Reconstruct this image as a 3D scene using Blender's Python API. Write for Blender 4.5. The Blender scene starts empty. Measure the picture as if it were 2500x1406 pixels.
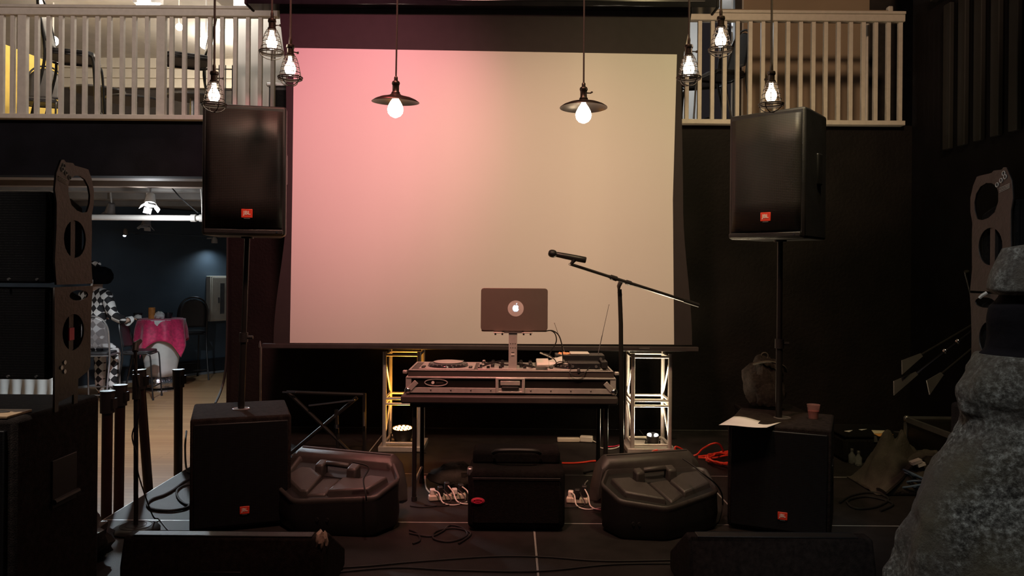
import bpy, bmesh, math, random
from mathutils import Vector, Matrix, noise
random.seed(7)
S = bpy.context.scene
COL = S.collection
PI = math.pi

# ---------------------------------------------------------------- camera, world, lights, exposure
F, CZ, HY, ROLL = 1900.0, 1.6, 660.0, 0.008      # focal length in px, eye height above the stage, horizon row, roll
cam = bpy.data.cameras.new('camera'); cam.sensor_width = 36.0; cam.lens = 36.0 * F / 2500.0
cam.shift_y = -(703.0 - HY) / 2500.0; cam.clip_start = 0.05; cam.clip_end = 100
camo = bpy.data.objects.new('camera', cam); COL.objects.link(camo)
camo.matrix_world = Matrix.Translation((0, 0, CZ)) @ Matrix.Rotation(PI/2, 4, 'X') @ Matrix.Rotation(ROLL, 4, 'Z')
S.camera = camo
S.view_settings.view_transform = 'Standard'; S.view_settings.look = 'None'
S.view_settings.exposure = 0.0; S.view_settings.gamma = 1.0
S.view_settings.use_curve_mapping = False
w = bpy.data.worlds.new('world'); S.world = w; w.use_nodes = True
w.node_tree.nodes['Background'].inputs[0].default_value = (0.9, 0.75, 0.8, 1)
w.node_tree.nodes['Background'].inputs[1].default_value = 0.016

def lamp(name, kind, loc, power, color, target=None, size=0.1, angle=60, blend=0.6):
    l = bpy.data.lights.new(name, kind); l.energy = power; l.color = color
    o = bpy.data.objects.new(name, l); COL.objects.link(o); o.location = loc
    if kind == 'SPOT':
        l.spot_size = math.radians(angle); l.spot_blend = blend; l.shadow_soft_size = size
    elif kind == 'POINT':
        l.shadow_soft_size = size
    elif kind == 'AREA':
        l.size = size
    if target is not None:
        o.rotation_euler = (Vector(target) - Vector(loc)).to_track_quat('-Z', 'Y').to_euler()
    return o
# red and amber stage lanterns, statue light; added fills for the screen and railings
lamp('red_stage_spot', 'SPOT', (-0.7, 3.4, 5.2), 640, (1.0, 0.30, 0.36), (-1.45, 6.7, 3.0), 0.15, 46, 1.0)
lamp('amber_stage_spot', 'SPOT', (1.7, 3.2, 5.4), 400, (1.0, 0.78, 0.40), (1.6, 6.7, 2.0), 0.15, 72, 1.0)
lamp('warm_screen_fill', 'SPOT', (-0.5, 2.8, 5.2), 590, (1.0, 0.52, 0.37), (-0.3, 6.7, 0.5), 0.2, 74, 1.0)  # added fill, lifts the lower part of the screen
lamp('left_rail_fill', 'SPOT', (-3.0, 2.6, 5.2), 420, (1.0, 0.80, 0.70), (-4.2, 7.9, 3.9), 0.2, 44, 0.6)  # added fill, brightens the left railing where the pendants fall short
lamp('right_rail_fill', 'SPOT', (2.2, 2.6, 5.2), 300, (1.0, 0.66, 0.42), (3.1, 7.9, 3.9), 0.2, 40, 0.6)  # unseen fill added likewise for the right railing
lamp('statue_light', 'SPOT', (0.2, 0.9, 3.9), 150, (0.97, 1.0, 0.97), (1.75, 2.3, 1.0), 0.2, 50, 0.7)
# rooms behind the opening and on the balconies, with added fill spots between
lamp('upstairs_light_left', 'POINT', (-5.6, 10.2, 5.2), 120, (1.0, 0.84, 0.66), size=0.12)
lamp('upstairs_light_mid', 'POINT', (-3.35, 8.75, 4.9), 30, (1.0, 0.92, 0.82), size=0.12)
lamp('upstairs_light_far', 'POINT', (-4.7, 13.0, 5.2), 110, (1.0, 0.9, 0.75), size=0.12)
lamp('upstairs_light_right', 'POINT', (2.4, 10.8, 4.9), 50, (0.9, 0.95, 1.0), size=0.12)
lamp('red_case_fill', 'SPOT', (-1.5, 3.9, 5.4), 430, (1.0, 0.18, 0.18), (-0.5, 5.35, 0.75), 0.12, 25, 0.7)  # added spot that carries the red light onto case and left monitor
lamp('amber_case_fill', 'SPOT', (1.7, 3.9, 5.4), 170, (1.0, 0.80, 0.42), (0.95, 5.1, 0.6), 0.12, 27, 0.7)  # added amber counterpart for the case's right half and right monitor
lamp('paper_fill', 'SPOT', (2.0, 4.3, 5.6), 110, (1.0, 0.93, 0.9), (1.72, 4.85, 0.66), 0.1, 15, 0.6)  # added narrow spot, brightens the paper on the right subwoofer
lamp('board_fill', 'SPOT', (-2.2, 2.0, 5.6), 500, (1.0, 0.86, 0.72), (-2.15, 3.02, 1.0), 0.1, 12, 0.5)  # unseen narrow spot added to bring up the plywood board
lamp('hall_floor_fill', 'SPOT', (-3.4, 6.4, 5.9), 420, (1.0, 0.66, 0.38), (-3.9, 7.6, -0.3), 0.15, 34, 0.8)  # added warm spot, lifts the wood floor beside the stage
lamp('far_room_wash', 'POINT', (-9.0, 9.5, 2.2), 26, (1.0, 0.72, 0.45), size=0.15)

# ---------------------------------------------------------------- helpers
def P(px, py, d):
    """point seen at photo pixel (px, py) at depth d (metres)"""
    u, v = px - 1250.0, py - 703.0
    c, s = math.cos(ROLL), math.sin(ROLL)
    u2, v2 = u*c + v*s, -u*s + v*c
    return Vector((u2*d/F, d, CZ - (v2 + 703.0 - HY)*d/F))
def G(px, py, z=0.0):
    """point on the horizontal plane z seen at photo pixel"""
    u, v = px - 1250.0, py - 703.0
    v2 = -u*math.sin(ROLL) + v*math.cos(ROLL) + 703.0 - HY
    return P(px, py, (CZ - z)*F/v2)

class MB:
    def __init__(self): self.bm = bmesh.new()
    def _add(self, verts, faces, M=None):
        vs = [self.bm.verts.new((M @ Vector(v)) if M else v) for v in verts]
        for f in faces:
            try: self.bm.faces.new([vs[i] for i in f])
            except ValueError: pass
        return self
    def box(self, c, s, M=None, rot=None):
        x, y, z = s[0]/2, s[1]/2, s[2]/2
        vs = [Vector((a*x, b*y, e*z)) for e in (-1, 1) for b in (-1, 1) for a in (-1, 1)]
        if rot: vs = [rot @ v for v in vs]
        vs = [v + Vector(c) for v in vs]
        return self._add(vs, [(0,2,3,1),(4,5,7,6),(0,1,5,4),(2,6,7,3),(0,4,6,2),(1,3,7,5)], M)
    def box2(self, a, b, M=None):
        a, b = Vector(a), Vector(b)
        return self.box((a+b)/2, [abs(q) for q in (b-a)], M)
    def prism(self, poly, z0, z1, M=None, top=1.0):
        n = len(poly); cx = sum(p[0] for p in poly)/n; cy = sum(p[1] for p in poly)/n
        vs = [(p[0], p[1], z0) for p in poly] + [(cx+(p[0]-cx)*top, cy+(p[1]-cy)*top, z1) for p in poly]
        fs = [tuple(range(n))[::-1], tuple(range(n, 2*n))] + [(i, (i+1) % n, n+(i+1) % n, n+i) for i in range(n)]
        return self._add(vs, fs, M)
    def rings(self, rings, M=None, cap=True, closed=False):
        n = len(rings[0]); vs = [v for r in rings for v in r]; fs = []
        m = len(rings)
        for k in range(m if closed else m-1):
            a, b = k*n, ((k+1) % m)*n
            for i in range(n):
                fs.append((a+i, a+(i+1) % n, b+(i+1) % n, b+i))
        if cap and not closed:
            fs.append(tuple(range(n))[::-1]); fs.append(tuple(range((m-1)*n, m*n)))
        return self._add(vs, fs, M)
    def lathe(self, prof, n=20, M=None, cap=True):
        return self.rings([[(r*math.cos(2*PI*i/n), r*math.sin(2*PI*i/n), z) for i in range(n)] for r, z in prof], M, cap)
    def tube(self, pts, r, n=8, M=None, closed=False, flat=None):
        pts = [Vector(p) for p in pts]; m = len(pts); rs = r if isinstance(r, (list, tuple)) else [r]*m
        out = []; up = None
        for k in range(m):
            if closed: t = pts[(k+1) % m] - pts[k-1]
            else: t = pts[min(k+1, m-1)] - pts[max(k-1, 0)]
            t = t.normalized() if t.length > 1e-9 else Vector((0, 0, 1))
            if up is None:
                up = Vector((0, 0, 1)) if abs(t.z) < 0.9 else Vector((1, 0, 0))
            a = up - t*up.dot(t)
            if a.length < 1e-6: a = t.orthogonal()
            a.normalize(); b = t.cross(a); up = a
            out.append([pts[k] + a*rs[k]*math.cos(2*PI*i/n)*(flat or 1) + b*rs[k]*math.sin(2*PI*i/n) for i in range(n)])
        return self.rings(out, M, True, closed)
    def cyl(self, a, b, r, n=12, M=None, r2=None):
        return self.tube([a, b], [r, r if r2 is None else r2], n, M)
    def ring(self, c, R, r, axis='Z', n=24, k=6, M=None, sx=1.0, sy=1.0):
        c = Vector(c); pts = []
        for i in range(n):
            a = 2*PI*i/n; p = (R*sx*math.cos(a), R*sy*math.sin(a))
            pts.append(c + (Vector((p[0], p[1], 0)) if axis == 'Z' else Vector((p[0], 0, p[1])) if axis == 'Y' else Vector((0, p[0], p[1]))))
        return self.tube(pts, r, k, M, closed=True)
    def ball(self, c, r, n=12, m=8, M=None, s=(1, 1, 1)):
        c = Vector(c)
        R = [[c + Vector((r*s[0]*math.sin(PI*j/m)*math.cos(2*PI*i/n), r*s[1]*math.sin(PI*j/m)*math.sin(2*PI*i/n), -r*s[2]*math.cos(PI*j/m))) for i in range(n)] for j in range(1, m)]
        return self.rings(R, M)
    def grid(self, fn, nu, nv, M=None):
        vs = [fn(i/(nu-1), j/(nv-1)) for j in range(nv) for i in range(nu)]
        fs = [(j*nu+i, j*nu+i+1, (j+1)*nu+i+1, (j+1)*nu+i) for j in range(nv-1) for i in range(nu-1)]
        return self._add(vs, fs, M)

def smoothpath(pts, k=6):
    pts = [Vector(p) for p in pts]; out = []
    for i in range(len(pts)-1):
        p0, p1, p2, p3 = pts[max(i-1, 0)], pts[i], pts[i+1], pts[min(i+2, len(pts)-1)]
        for j in range(k):
            t = j/k
            out.append(0.5*((2*p1) + (p2-p0)*t + (2*p0-5*p1+4*p2-p3)*t*t + (3*p1-p0-3*p2+p3)*t*t*t))
    out.append(pts[-1]); return out

WM = {}
def thing(name, label, cat, loc=(0, 0, 0), rz=0.0, group=None, M=None):
    o = bpy.data.objects.new(name, None); COL.objects.link(o); o.empty_display_size = 0.05
    M = M or (Matrix.Translation(Vector(loc)) @ Matrix.Rotation(rz, 4, 'Z'))
    o.matrix_basis = M; WM[o.name] = M
    o['label'] = label; o['category'] = cat
    if group: o['group'] = group
    return o
def obj(name, mb, mat, parent=None, world=False, bevel=0.0, angle=40, smooth=True, kind=None, label=None, solid=0.0, seg=2):
    bm = mb.bm
    bmesh.ops.recalc_face_normals(bm, faces=bm.faces)
    me = bpy.data.meshes.new(name); 
    if parent is not None and world:
        bm.transform(WM[parent.name].inverted())
    bm.to_mesh(me); bm.free()
    me.materials.append(mat)
    if smooth:
        me.polygons.foreach_set('use_smooth', [True]*len(me.polygons))
        me.set_sharp_from_angle(angle=math.radians(angle))
    o = bpy.data.objects.new(name, me); COL.objects.link(o)
    if parent is not None:
        o.parent = parent
        WM[o.name] = WM[parent.name]
    else:
        WM[o.name] = Matrix.Identity(4)
    if solid:
        md = o.modifiers.new('solid', 'SOLIDIFY'); md.thickness = solid; md.offset = 0
    if bevel:
        md = o.modifiers.new('bevel', 'BEVEL'); md.width = bevel; md.segments = seg; md.limit_method = 'ANGLE'; md.angle_limit = math.radians(50)
    if kind: o['kind'] = kind
    if label: o['label'] = label
    return o
def single(name, mb, mat, label, cat, group=None, **k):
    """a thing that is one mesh: its origin goes to the base of the mesh"""
    vs = [v.co for v in mb.bm.verts]
    lo = Vector([min(v[i] for v in vs) for i in range(3)]); hi = Vector([max(v[i] for v in vs) for i in range(3)])
    c = Vector(((lo.x+hi.x)/2, (lo.y+hi.y)/2, lo.z))
    mb.bm.transform(Matrix.Translation(-c))
    o = obj(name, mb, mat, **k); o.location = c
    o['label'] = label; o['category'] = cat
    if group: o['group'] = group
    return o
def struct(name, mb, mat, **k): return obj(name, mb, mat, kind='structure', **k)
def copy_thing(root, label, M):
    r = root.copy(); COL.objects.link(r); r.matrix_basis = M; r['label'] = label; WM[r.name] = M
    for ch in [c for c in bpy.data.objects if c.parent == root]:
        d = ch.copy(); COL.objects.link(d); d.parent = r
        for g in [c for c in bpy.data.objects if c.parent == ch]:
            e = g.copy(); COL.objects.link(e); e.parent = d
    return r
def letters(text, size, depth=0.001):
    """lettering mesh in the XZ plane, centred, facing -Y"""
    cu = bpy.data.curves.new('t', 'FONT'); cu.body = text; cu.size = size; cu.extrude = depth; cu.align_x = 'CENTER'; cu.align_y = 'CENTER'; cu.offset = size*0.02
    o = bpy.data.objects.new('t', cu); COL.objects.link(o)
    dg = bpy.context.evaluated_depsgraph_get(); me = bpy.data.meshes.new_from_object(o.evaluated_get(dg))
    mb = MB(); mb.bm.from_mesh(me); mb.bm.transform(Matrix.Rotation(PI/2, 4, 'X'))
    bpy.data.objects.remove(o); bpy.data.curves.remove(cu); bpy.data.meshes.remove(me)
    return mb

# ---------------------------------------------------------------- materials
def mat(name, col, rough=0.6, metal=0.0, var=0.15, scale=12.0, bump=0.0, bscale=60.0, spec=0.5, sheen=0.0, stretch=None):
    m = bpy.data.materials.new(name); m.use_nodes = True; nt = m.node_tree; b = nt.nodes['Principled BSDF']
    b.inputs['Roughness'].default_value = rough; b.inputs['Metallic'].default_value = metal
    b.inputs['Specular IOR Level'].default_value = spec
    if sheen: b.inputs['Sheen Weight'].default_value = sheen
    tc = nt.nodes.new('ShaderNodeTexCoord'); mp = nt.nodes.new('ShaderNodeMapping')
    nt.links.new(tc.outputs['Object'], mp.inputs['Vector'])
    if stretch: mp.inputs['Scale'].default_value = stretch
    n = nt.nodes.new('ShaderNodeTexNoise'); n.inputs['Scale'].default_value = scale; n.inputs['Detail'].default_value = 5
    nt.links.new(mp.outputs['Vector'], n.inputs['Vector'])
    r = nt.nodes.new('ShaderNodeValToRGB')
    r.color_ramp.elements[0].position = 0.3; r.color_ramp.elements[1].position = 0.7
    r.color_ramp.elements[0].color = (*[c*(1-var) for c in col], 1)
    r.color_ramp.elements[1].color = (*[min(1, c*(1+var)) for c in col], 1)
    nt.links.new(n.outputs['Fac'], r.inputs['Fac']); nt.links.new(r.outputs['Color'], b.inputs['Base Color'])
    if bump:
        n2 = nt.nodes.new('ShaderNodeTexNoise'); n2.inputs['Scale'].default_value = bscale; n2.inputs['Detail'].default_value = 4
        nt.links.new(mp.outputs['Vector'], n2.inputs['Vector'])
        bp = nt.nodes.new('ShaderNodeBump'); bp.inputs['Strength'].default_value = bump; bp.inputs['Distance'].default_value = 0.01
        nt.links.new(n2.outputs['Fac'], bp.inputs['Height']); nt.links.new(bp.outputs['Normal'], b.inputs['Normal'])
    return m
def glow(name, col, strength):
    m = bpy.data.materials.new(name); m.use_nodes = True; nt = m.node_tree; nt.nodes.clear()
    e = nt.nodes.new('ShaderNodeEmission'); e.inputs[0].default_value = (*col, 1); e.inputs[1].default_value = strength
    o = nt.nodes.new('ShaderNodeOutputMaterial'); nt.links.new(e.outputs[0], o.inputs[0]); return m
def glass(name, col, rough=0.05, alpha=0.35):
    m = mat(name, col, rough, 0, 0.02); b = m.node_tree.nodes['Principled BSDF']
    b.inputs['Alpha'].default_value = alpha; return m

black_paint = mat('black_wall_paint', (0.006, 0.005, 0.0065), 0.75, spec=0.15, bump=0.25, bscale=25, var=0.35, scale=3)
brown_black = mat('brown_black_wall', (0.006, 0.0045, 0.0042), 0.7, spec=0.2, bump=0.5, bscale=30, var=0.5, scale=2.5)
fascia_mat = mat('dark_fascia_paint', (0.0075, 0.0075, 0.011), 0.8, spec=0.15, bump=0.15, var=0.3, scale=4)
white_rail = mat('cream_rail_paint', (0.66, 0.61, 0.54), 0.45, var=0.06, scale=20)
cream_wall = mat('cream_wall_paint', (0.62, 0.57, 0.48), 0.8, var=0.05, scale=3)
pale_wall = mat('pale_wall_paint', (0.68, 0.67, 0.63), 0.8, var=0.04, scale=3)
tan_wall = mat('tan_wall_paint', (0.5, 0.38, 0.26), 0.8, var=0.06, scale=3)
yellow_wall = mat('yellow_wall_paint', (0.75, 0.55, 0.12), 0.8, var=0.05)
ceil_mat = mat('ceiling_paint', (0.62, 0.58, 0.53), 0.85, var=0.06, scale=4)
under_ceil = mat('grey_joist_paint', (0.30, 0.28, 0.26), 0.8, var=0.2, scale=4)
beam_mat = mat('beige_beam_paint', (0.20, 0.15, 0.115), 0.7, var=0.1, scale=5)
dark_wall = mat('dark_upstairs_wall', (0.035, 0.028, 0.024), 0.6, var=0.3)
blue_wall = mat('slate_blue_wall', (0.075, 0.105, 0.135), 0.55, var=0.12, scale=2, bump=0.1, bscale=120)
base_mat = mat('navy_baseboard', (0.02, 0.026, 0.035), 0.35)
plastic = mat('black_plastic', (0.018, 0.017, 0.018), 0.42, var=0.2, bump=0.25, bscale=300)
carpet = mat('black_cabinet_carpet', (0.007, 0.0063, 0.0065), 0.95, var=0.4, scale=60, bump=0.5, bscale=250, spec=0.15)
carpet_brown = mat('worn_black_carpet', (0.021, 0.016, 0.015), 0.95, var=0.4, scale=40, bump=0.5, bscale=220, spec=0.15)
metal_black = mat('black_powder_coat', (0.02, 0.019, 0.019), 0.38, 0.3, var=0.15)
shell_mat = mat('moulded_grey_shaded', (0.014, 0.0135, 0.0135), 0.4, var=0.12, bump=0.2, bscale=350)  # same plastic as the pads; shade on the shell put into its colour
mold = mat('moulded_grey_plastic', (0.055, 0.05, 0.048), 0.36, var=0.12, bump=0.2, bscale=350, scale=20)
alu = mat('brushed_aluminium', (0.60, 0.57, 0.54), 0.34, 0.4, var=0.08, scale=30)
chrome = mat('chrome', (0.75, 0.74, 0.73), 0.15, 1.0, var=0.03)
rim_mat = mat('deck_rim_aluminium', (0.5, 0.5, 0.48), 0.4, 0.2)
steel = mat('grey_steel', (0.35, 0.34, 0.34), 0.35, 0.8, var=0.1)
laptop_mat = mat('laptop_aluminium', (0.20, 0.155, 0.135), 0.42, 0.55, var=0.03)
screen_mat = mat('projection_white', (0.80, 0.79, 0.77), 0.9, var=0.012, scale=1.2, spec=0.1)
screen_black = mat('projection_black_border', (0.028, 0.022, 0.024), 0.8, var=0.1)
case_panel = mat('flight_case_laminate', (0.011, 0.009, 0.0085), 0.4, var=0.15)
lid_band = mat('flight_case_band', (0.095, 0.075, 0.068), 0.45, 0.2, var=0.08)
table_mat = mat('dark_table_plastic', (0.042, 0.034, 0.033), 0.5, var=0.1)
bronze = mat('dark_bronze', (0.05, 0.038, 0.032), 0.35, 0.7, var=0.15)
cage_metal = mat('cage_wire', (0.03, 0.022, 0.018), 0.5, 0.2, var=0.1, spec=0.3)
cord_mat = mat('braided_cord', (0.03, 0.02, 0.018), 0.8, var=0.4, scale=200)
rubber = mat('rubber_cable', (0.012, 0.012, 0.013), 0.55, var=0.1)
orange_cable = mat('orange_cable', (0.9, 0.07, 0.035), 0.4, var=0.08)
white_plastic = mat('white_plastic', (0.75, 0.72, 0.67), 0.4, var=0.04)
ivory = mat('ivory_plastic', (0.6, 0.55, 0.46), 0.45, var=0.06)
red_badge = mat('red_badge', (0.78, 0.06, 0.03), 0.4, var=0.04)
badge_white = mat('badge_white', (0.85, 0.8, 0.75), 0.5, var=0.02)
paper = mat('white_paper', (0.8, 0.78, 0.76), 0.8, var=0.02)
orange_paper = mat('orange_paper', (0.85, 0.4, 0.12), 0.8, var=0.05)
yellow_paper = mat('cream_paper', (0.8, 0.7, 0.5), 0.8, var=0.05)
red_black = mat('dark_red_post', (0.022, 0.008, 0.007), 0.4, var=0.2)
magenta = mat('magenta_damask', (0.55, 0.02, 0.1), 0.55, var=0.3, scale=25, sheen=0.3)
white_cloth = mat('white_stretch_cloth', (0.6, 0.6, 0.58), 0.8, var=0.04)
foil = mat('silver_foil', (0.6, 0.6, 0.62), 0.2, 1.0, var=0.3, bump=1.0, bscale=40)
candle_mat = mat('amber_candle_jar', (0.55, 0.22, 0.05), 0.4, var=0.2, scale=20)
skin = mat('skin', (0.5, 0.33, 0.25), 0.55, var=0.06)
hair = mat('black_felt', (0.004, 0.004, 0.005), 1.0, var=0.2, spec=0.05)
khaki = mat('khaki_cloth', (0.055, 0.046, 0.038), 0.9, var=0.25, scale=14, bump=0.4, bscale=60)
blue_cable = mat('blue_cable', (0.10, 0.16, 0.25), 0.45, var=0.15)
gray_plate = mat('grey_steel_plate', (0.030, 0.024, 0.022), 0.5, 0.3, var=0.25, scale=15, bump=0.15)
tan_wood = mat('tan_plywood', (0.5, 0.34, 0.2), 0.6, var=0.15, stretch=(1, 12, 1), scale=6)
slat_mat = mat('dark_grey_slat', (0.013, 0.0115, 0.0115), 0.7, var=0.15)
cup_mat = glass('clear_cup', (0.55, 0.3, 0.28), 0.1, 0.28)
drink_mat = mat('pink_drink', (0.30, 0.07, 0.06), 0.2)
bottle_glass = glass('clear_bottle', (0.35, 0.36, 0.36), 0.05, 0.3)
tag_pink = mat('pink_tag', (0.75, 0.03, 0.10), 0.5, var=0.05)
white_mark = mat('white_stencil', (0.75, 0.72, 0.68), 0.7, var=0.05)
bar_mat = mat('screen_bar', (0.05, 0.042, 0.044), 0.4)
dark_glass = mat('dark_gloss', (0.02, 0.02, 0.022), 0.12)
orange_cloth = mat('orange_tissue', (0.85, 0.42, 0.2), 0.8, var=0.15)

def grille_material(name, base, hole):
    m = bpy.data.materials.new(name); m.use_nodes = True; nt = m.node_tree; b = nt.nodes['Principled BSDF']
    b.inputs['Roughness'].default_value = 0.5; b.inputs['Metallic'].default_value = 0.2
    tc = nt.nodes.new('ShaderNodeTexCoord'); sx = nt.nodes.new('ShaderNodeSeparateXYZ'); nt.links.new(tc.outputs['Object'], sx.inputs[0])
    def mth(op, a, bb=None):
        n = nt.nodes.new('ShaderNodeMath'); n.operation = op
        for i, q in enumerate((a, bb)):
            if q is None: continue
            if isinstance(q, (int, float)): n.inputs[i].default_value = q
            else: nt.links.new(q, n.inputs[i])
        return n.outputs[0]
    x = mth('MULTIPLY', sx.outputs['X'], 2*PI/0.0115); z = mth('MULTIPLY', sx.outputs['Z'], 2*PI/0.02)
    f = mth('MULTIPLY', mth('SINE', x), mth('SINE', z))
    g = mth('GREATER_THAN', mth('ABSOLUTE', f), 0.42)
    mx = nt.nodes.new('ShaderNodeMix'); mx.data_type = 'RGBA'; nt.links.new(g, mx.inputs['Factor'])
    mx.inputs['A'].default_value = (*base, 1); mx.inputs['B'].default_value = (*hole, 1)
    nt.links.new(mx.outputs['Result'], b.inputs['Base Color'])
    bp = nt.nodes.new('ShaderNodeBump'); bp.inputs['Strength'].default_value = 0.5; bp.inputs['Distance'].default_value = 0.004; bp.invert = True
    nt.links.new(g, bp.inputs['Height']); nt.links.new(bp.outputs['Normal'], b.inputs['Normal'])
    return m
perf = grille_material('perforated_grille', (0.036, 0.030, 0.028), (0.004, 0.004, 0.004))
perf_dark = grille_material('dark_grille_foam', (0.008, 0.008, 0.010), (0.003, 0.003, 0.004))

def wood_floor():
    m = bpy.data.materials.new('wood_floorboards'); m.use_nodes = True; nt = m.node_tree; b = nt.nodes['Principled BSDF']
    tc = nt.nodes.new('ShaderNodeTexCoord')
    br = nt.nodes.new('ShaderNodeTexBrick'); br.inputs['Scale'].default_value = 1.0
    br.inputs['Brick Width'].default_value = 1.4; br.inputs['Row Height'].default_value = 0.09; br.inputs['Mortar Size'].default_value = 0.002
    br.inputs['Color1'].default_value = (0.34, 0.19, 0.09, 1); br.inputs['Color2'].default_value = (0.42, 0.25, 0.12, 1); br.inputs['Mortar'].default_value = (0.1, 0.05, 0.02, 1)
    nt.links.new(tc.outputs['Object'], br.inputs['Vector'])
    mp = nt.nodes.new('ShaderNodeMapping'); mp.inputs['Scale'].default_value = (2, 40, 1); nt.links.new(tc.outputs['Object'], mp.inputs['Vector'])
    n = nt.nodes.new('ShaderNodeTexNoise'); n.inputs['Scale'].default_value = 2; nt.links.new(mp.outputs[0], n.inputs['Vector'])
    mx = nt.nodes.new('ShaderNodeMix'); mx.data_type = 'RGBA'; mx.blend_type = 'MULTIPLY'; mx.inputs['Factor'].default_value = 0.35
    nt.links.new(br.outputs['Color'], mx.inputs['A']); nt.links.new(n.outputs['Fac'], mx.inputs['B'])
    nt.links.new(mx.outputs['Result'], b.inputs['Base Color']); b.inputs['Roughness'].default_value = 0.4
    return m
floor_mat = wood_floor()
deck_mat = mat('stage_deck_black', (0.017, 0.0145, 0.0145), 0.6, spec=0.3, var=0.25, scale=9, bump=0.2, bscale=200)

def harlequin():
    m = bpy.data.materials.new('harlequin_cloth'); m.use_nodes = True; nt = m.node_tree; b = nt.nodes['Principled BSDF']
    tc = nt.nodes.new('ShaderNodeTexCoord'); sx = nt.nodes.new('ShaderNodeSeparateXYZ'); nt.links.new(tc.outputs['Object'], sx.inputs[0])
    def mth(op, a, bb=None):
        n = nt.nodes.new('ShaderNodeMath'); n.operation = op
        for i, q in enumerate((a, bb)):
            if q is None: continue
            if isinstance(q, (int, float)): n.inputs[i].default_value = q
            else: nt.links.new(q, n.inputs[i])
        return n.outputs[0]
    k = PI/0.085; kz = PI/0.115
    a = mth('SINE', mth('ADD', mth('MULTIPLY', sx.outputs['X'], k), mth('MULTIPLY', sx.outputs['Z'], kz)))
    c = mth('SINE', mth('SUBTRACT', mth('MULTIPLY', sx.outputs['X'], k), mth('MULTIPLY', sx.outputs['Z'], kz)))
    g = mth('GREATER_THAN', mth('MULTIPLY', a, c), 0.0)
    mx = nt.nodes.new('ShaderNodeMix'); mx.data_type = 'RGBA'; nt.links.new(g, mx.inputs['Factor'])
    mx.inputs['A'].default_value = (0.012, 0.011, 0.013, 1); mx.inputs['B'].default_value = (0.68, 0.66, 0.64, 1)
    nt.links.new(mx.outputs['Result'], b.inputs['Base Color']); b.inputs['Roughness'].default_value = 0.7
    return m
harl = harlequin()

def stone():
    m = bpy.data.materials.new('weathered_grey_stone'); m.use_nodes = True; nt = m.node_tree; b = nt.nodes['Principled BSDF']
    tc = nt.nodes.new('ShaderNodeTexCoord')
    n1 = nt.nodes.new('ShaderNodeTexNoise'); n1.inputs['Scale'].default_value = 58; n1.inputs['Detail'].default_value = 9; n1.inputs['Roughness'].default_value = 0.72
    n2 = nt.nodes.new('ShaderNodeTexNoise'); n2.inputs['Scale'].default_value = 4.5; n2.inputs['Detail'].default_value = 4
    n3 = nt.nodes.new('ShaderNodeTexNoise'); n3.inputs['Scale'].default_value = 2.6; n3.inputs['Detail'].default_value = 3
    for n in (n1, n2, n3): nt.links.new(tc.outputs['Object'], n.inputs['Vector'])
    r1 = nt.nodes.new('ShaderNodeValToRGB'); e = r1.color_ramp.elements
    e[0].position = 0.40; e[0].color = (0.025, 0.022, 0.019, 1); e[1].position = 0.66; e[1].color = (0.50, 0.51, 0.48, 1)
    q = e.new(0.52); q.color = (0.16, 0.155, 0.14, 1)
    nt.links.new(n1.outputs['Fac'], r1.inputs['Fac'])
    r2 = nt.nodes.new('ShaderNodeValToRGB'); e = r2.color_ramp.elements
    e[0].position = 0.4; e[0].color = (0.10, 0.082, 0.075, 1); e[1].position = 0.68; e[1].color = (0.12, 0.10, 0.06, 1)
    nt.links.new(n3.outputs['Fac'], r2.inputs['Fac'])
    r3 = nt.nodes.new('ShaderNodeValToRGB'); e = r3.color_ramp.elements; e[0].position = 0.38; e[1].position = 0.64
    nt.links.new(n2.outputs['Fac'], r3.inputs['Fac'])
    mx = nt.nodes.new('ShaderNodeMix'); mx.data_type = 'RGBA'
    nt.links.new(r3.outputs['Color'], mx.inputs['Factor']); nt.links.new(r2.outputs['Color'], mx.inputs['A']); nt.links.new(r1.outputs['Color'], mx.inputs['B'])
    nt.links.new(mx.outputs['Result'], b.inputs['Base Color']); b.inputs['Roughness'].default_value = 0.85
    bp = nt.nodes.new('ShaderNodeBump'); bp.inputs['Strength'].default_value = 0.9; bp.inputs['Distance'].default_value = 0.02
    nt.links.new(n1.outputs['Fac'], bp.inputs['Height']); nt.links.new(bp.outputs['Normal'], b.inputs['Normal'])
    return m
stone_mat = stone()
bulb_warm = glow('lit_bulb', (1.0, 0.83, 0.62), 26)
bulb_dish = glow('lit_globe_bulb', (1.0, 0.84, 0.66), 26)
bulb_room = glow('lit_room_lamp', (1.0, 0.93, 0.82), 14)
track_glow = glow('lit_track_lamp', (0.93, 0.97, 1.0), 25)
logo_glow = glow('backlit_logo', (0.85, 0.92, 1.0), 1.2)

# ---------------------------------------------------------------- the setting
FZ = -0.30                                             # hall floor below the stage top
BY = 7.9                                               # front face of the wall behind the stage
struct('floor', MB().box2((-14, -1, FZ-0.1), (6, 20, FZ)), floor_mat)
XO = P(555, 700, BY).x                                 # right jamb of the wide opening
HEAD, SLAB = 2.527, 3.10
b = MB(); b.box2((-9.0, BY, HEAD), (XO, BY+0.2, SLAB)); struct('wall_back_fascia', b, fascia_mat)
b = MB(); b.box2((XO, BY, FZ), (-2.3, BY+0.25, SLAB)); b.box2((-2.3, BY, FZ), (1.72, BY+0.25, 5.6)); b.box2((1.72, BY, FZ), (4.1, BY+0.25, SLAB))
struct('wall_back', b, brown_black)
struct('wall_right', MB().box2((4.05, 1.0, FZ), (4.25, BY, 6.2)), black_paint)
struct('ceiling', MB().box2((-9, 0.8, 6.2), (4.3, BY, 6.35)), black_paint)
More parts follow.
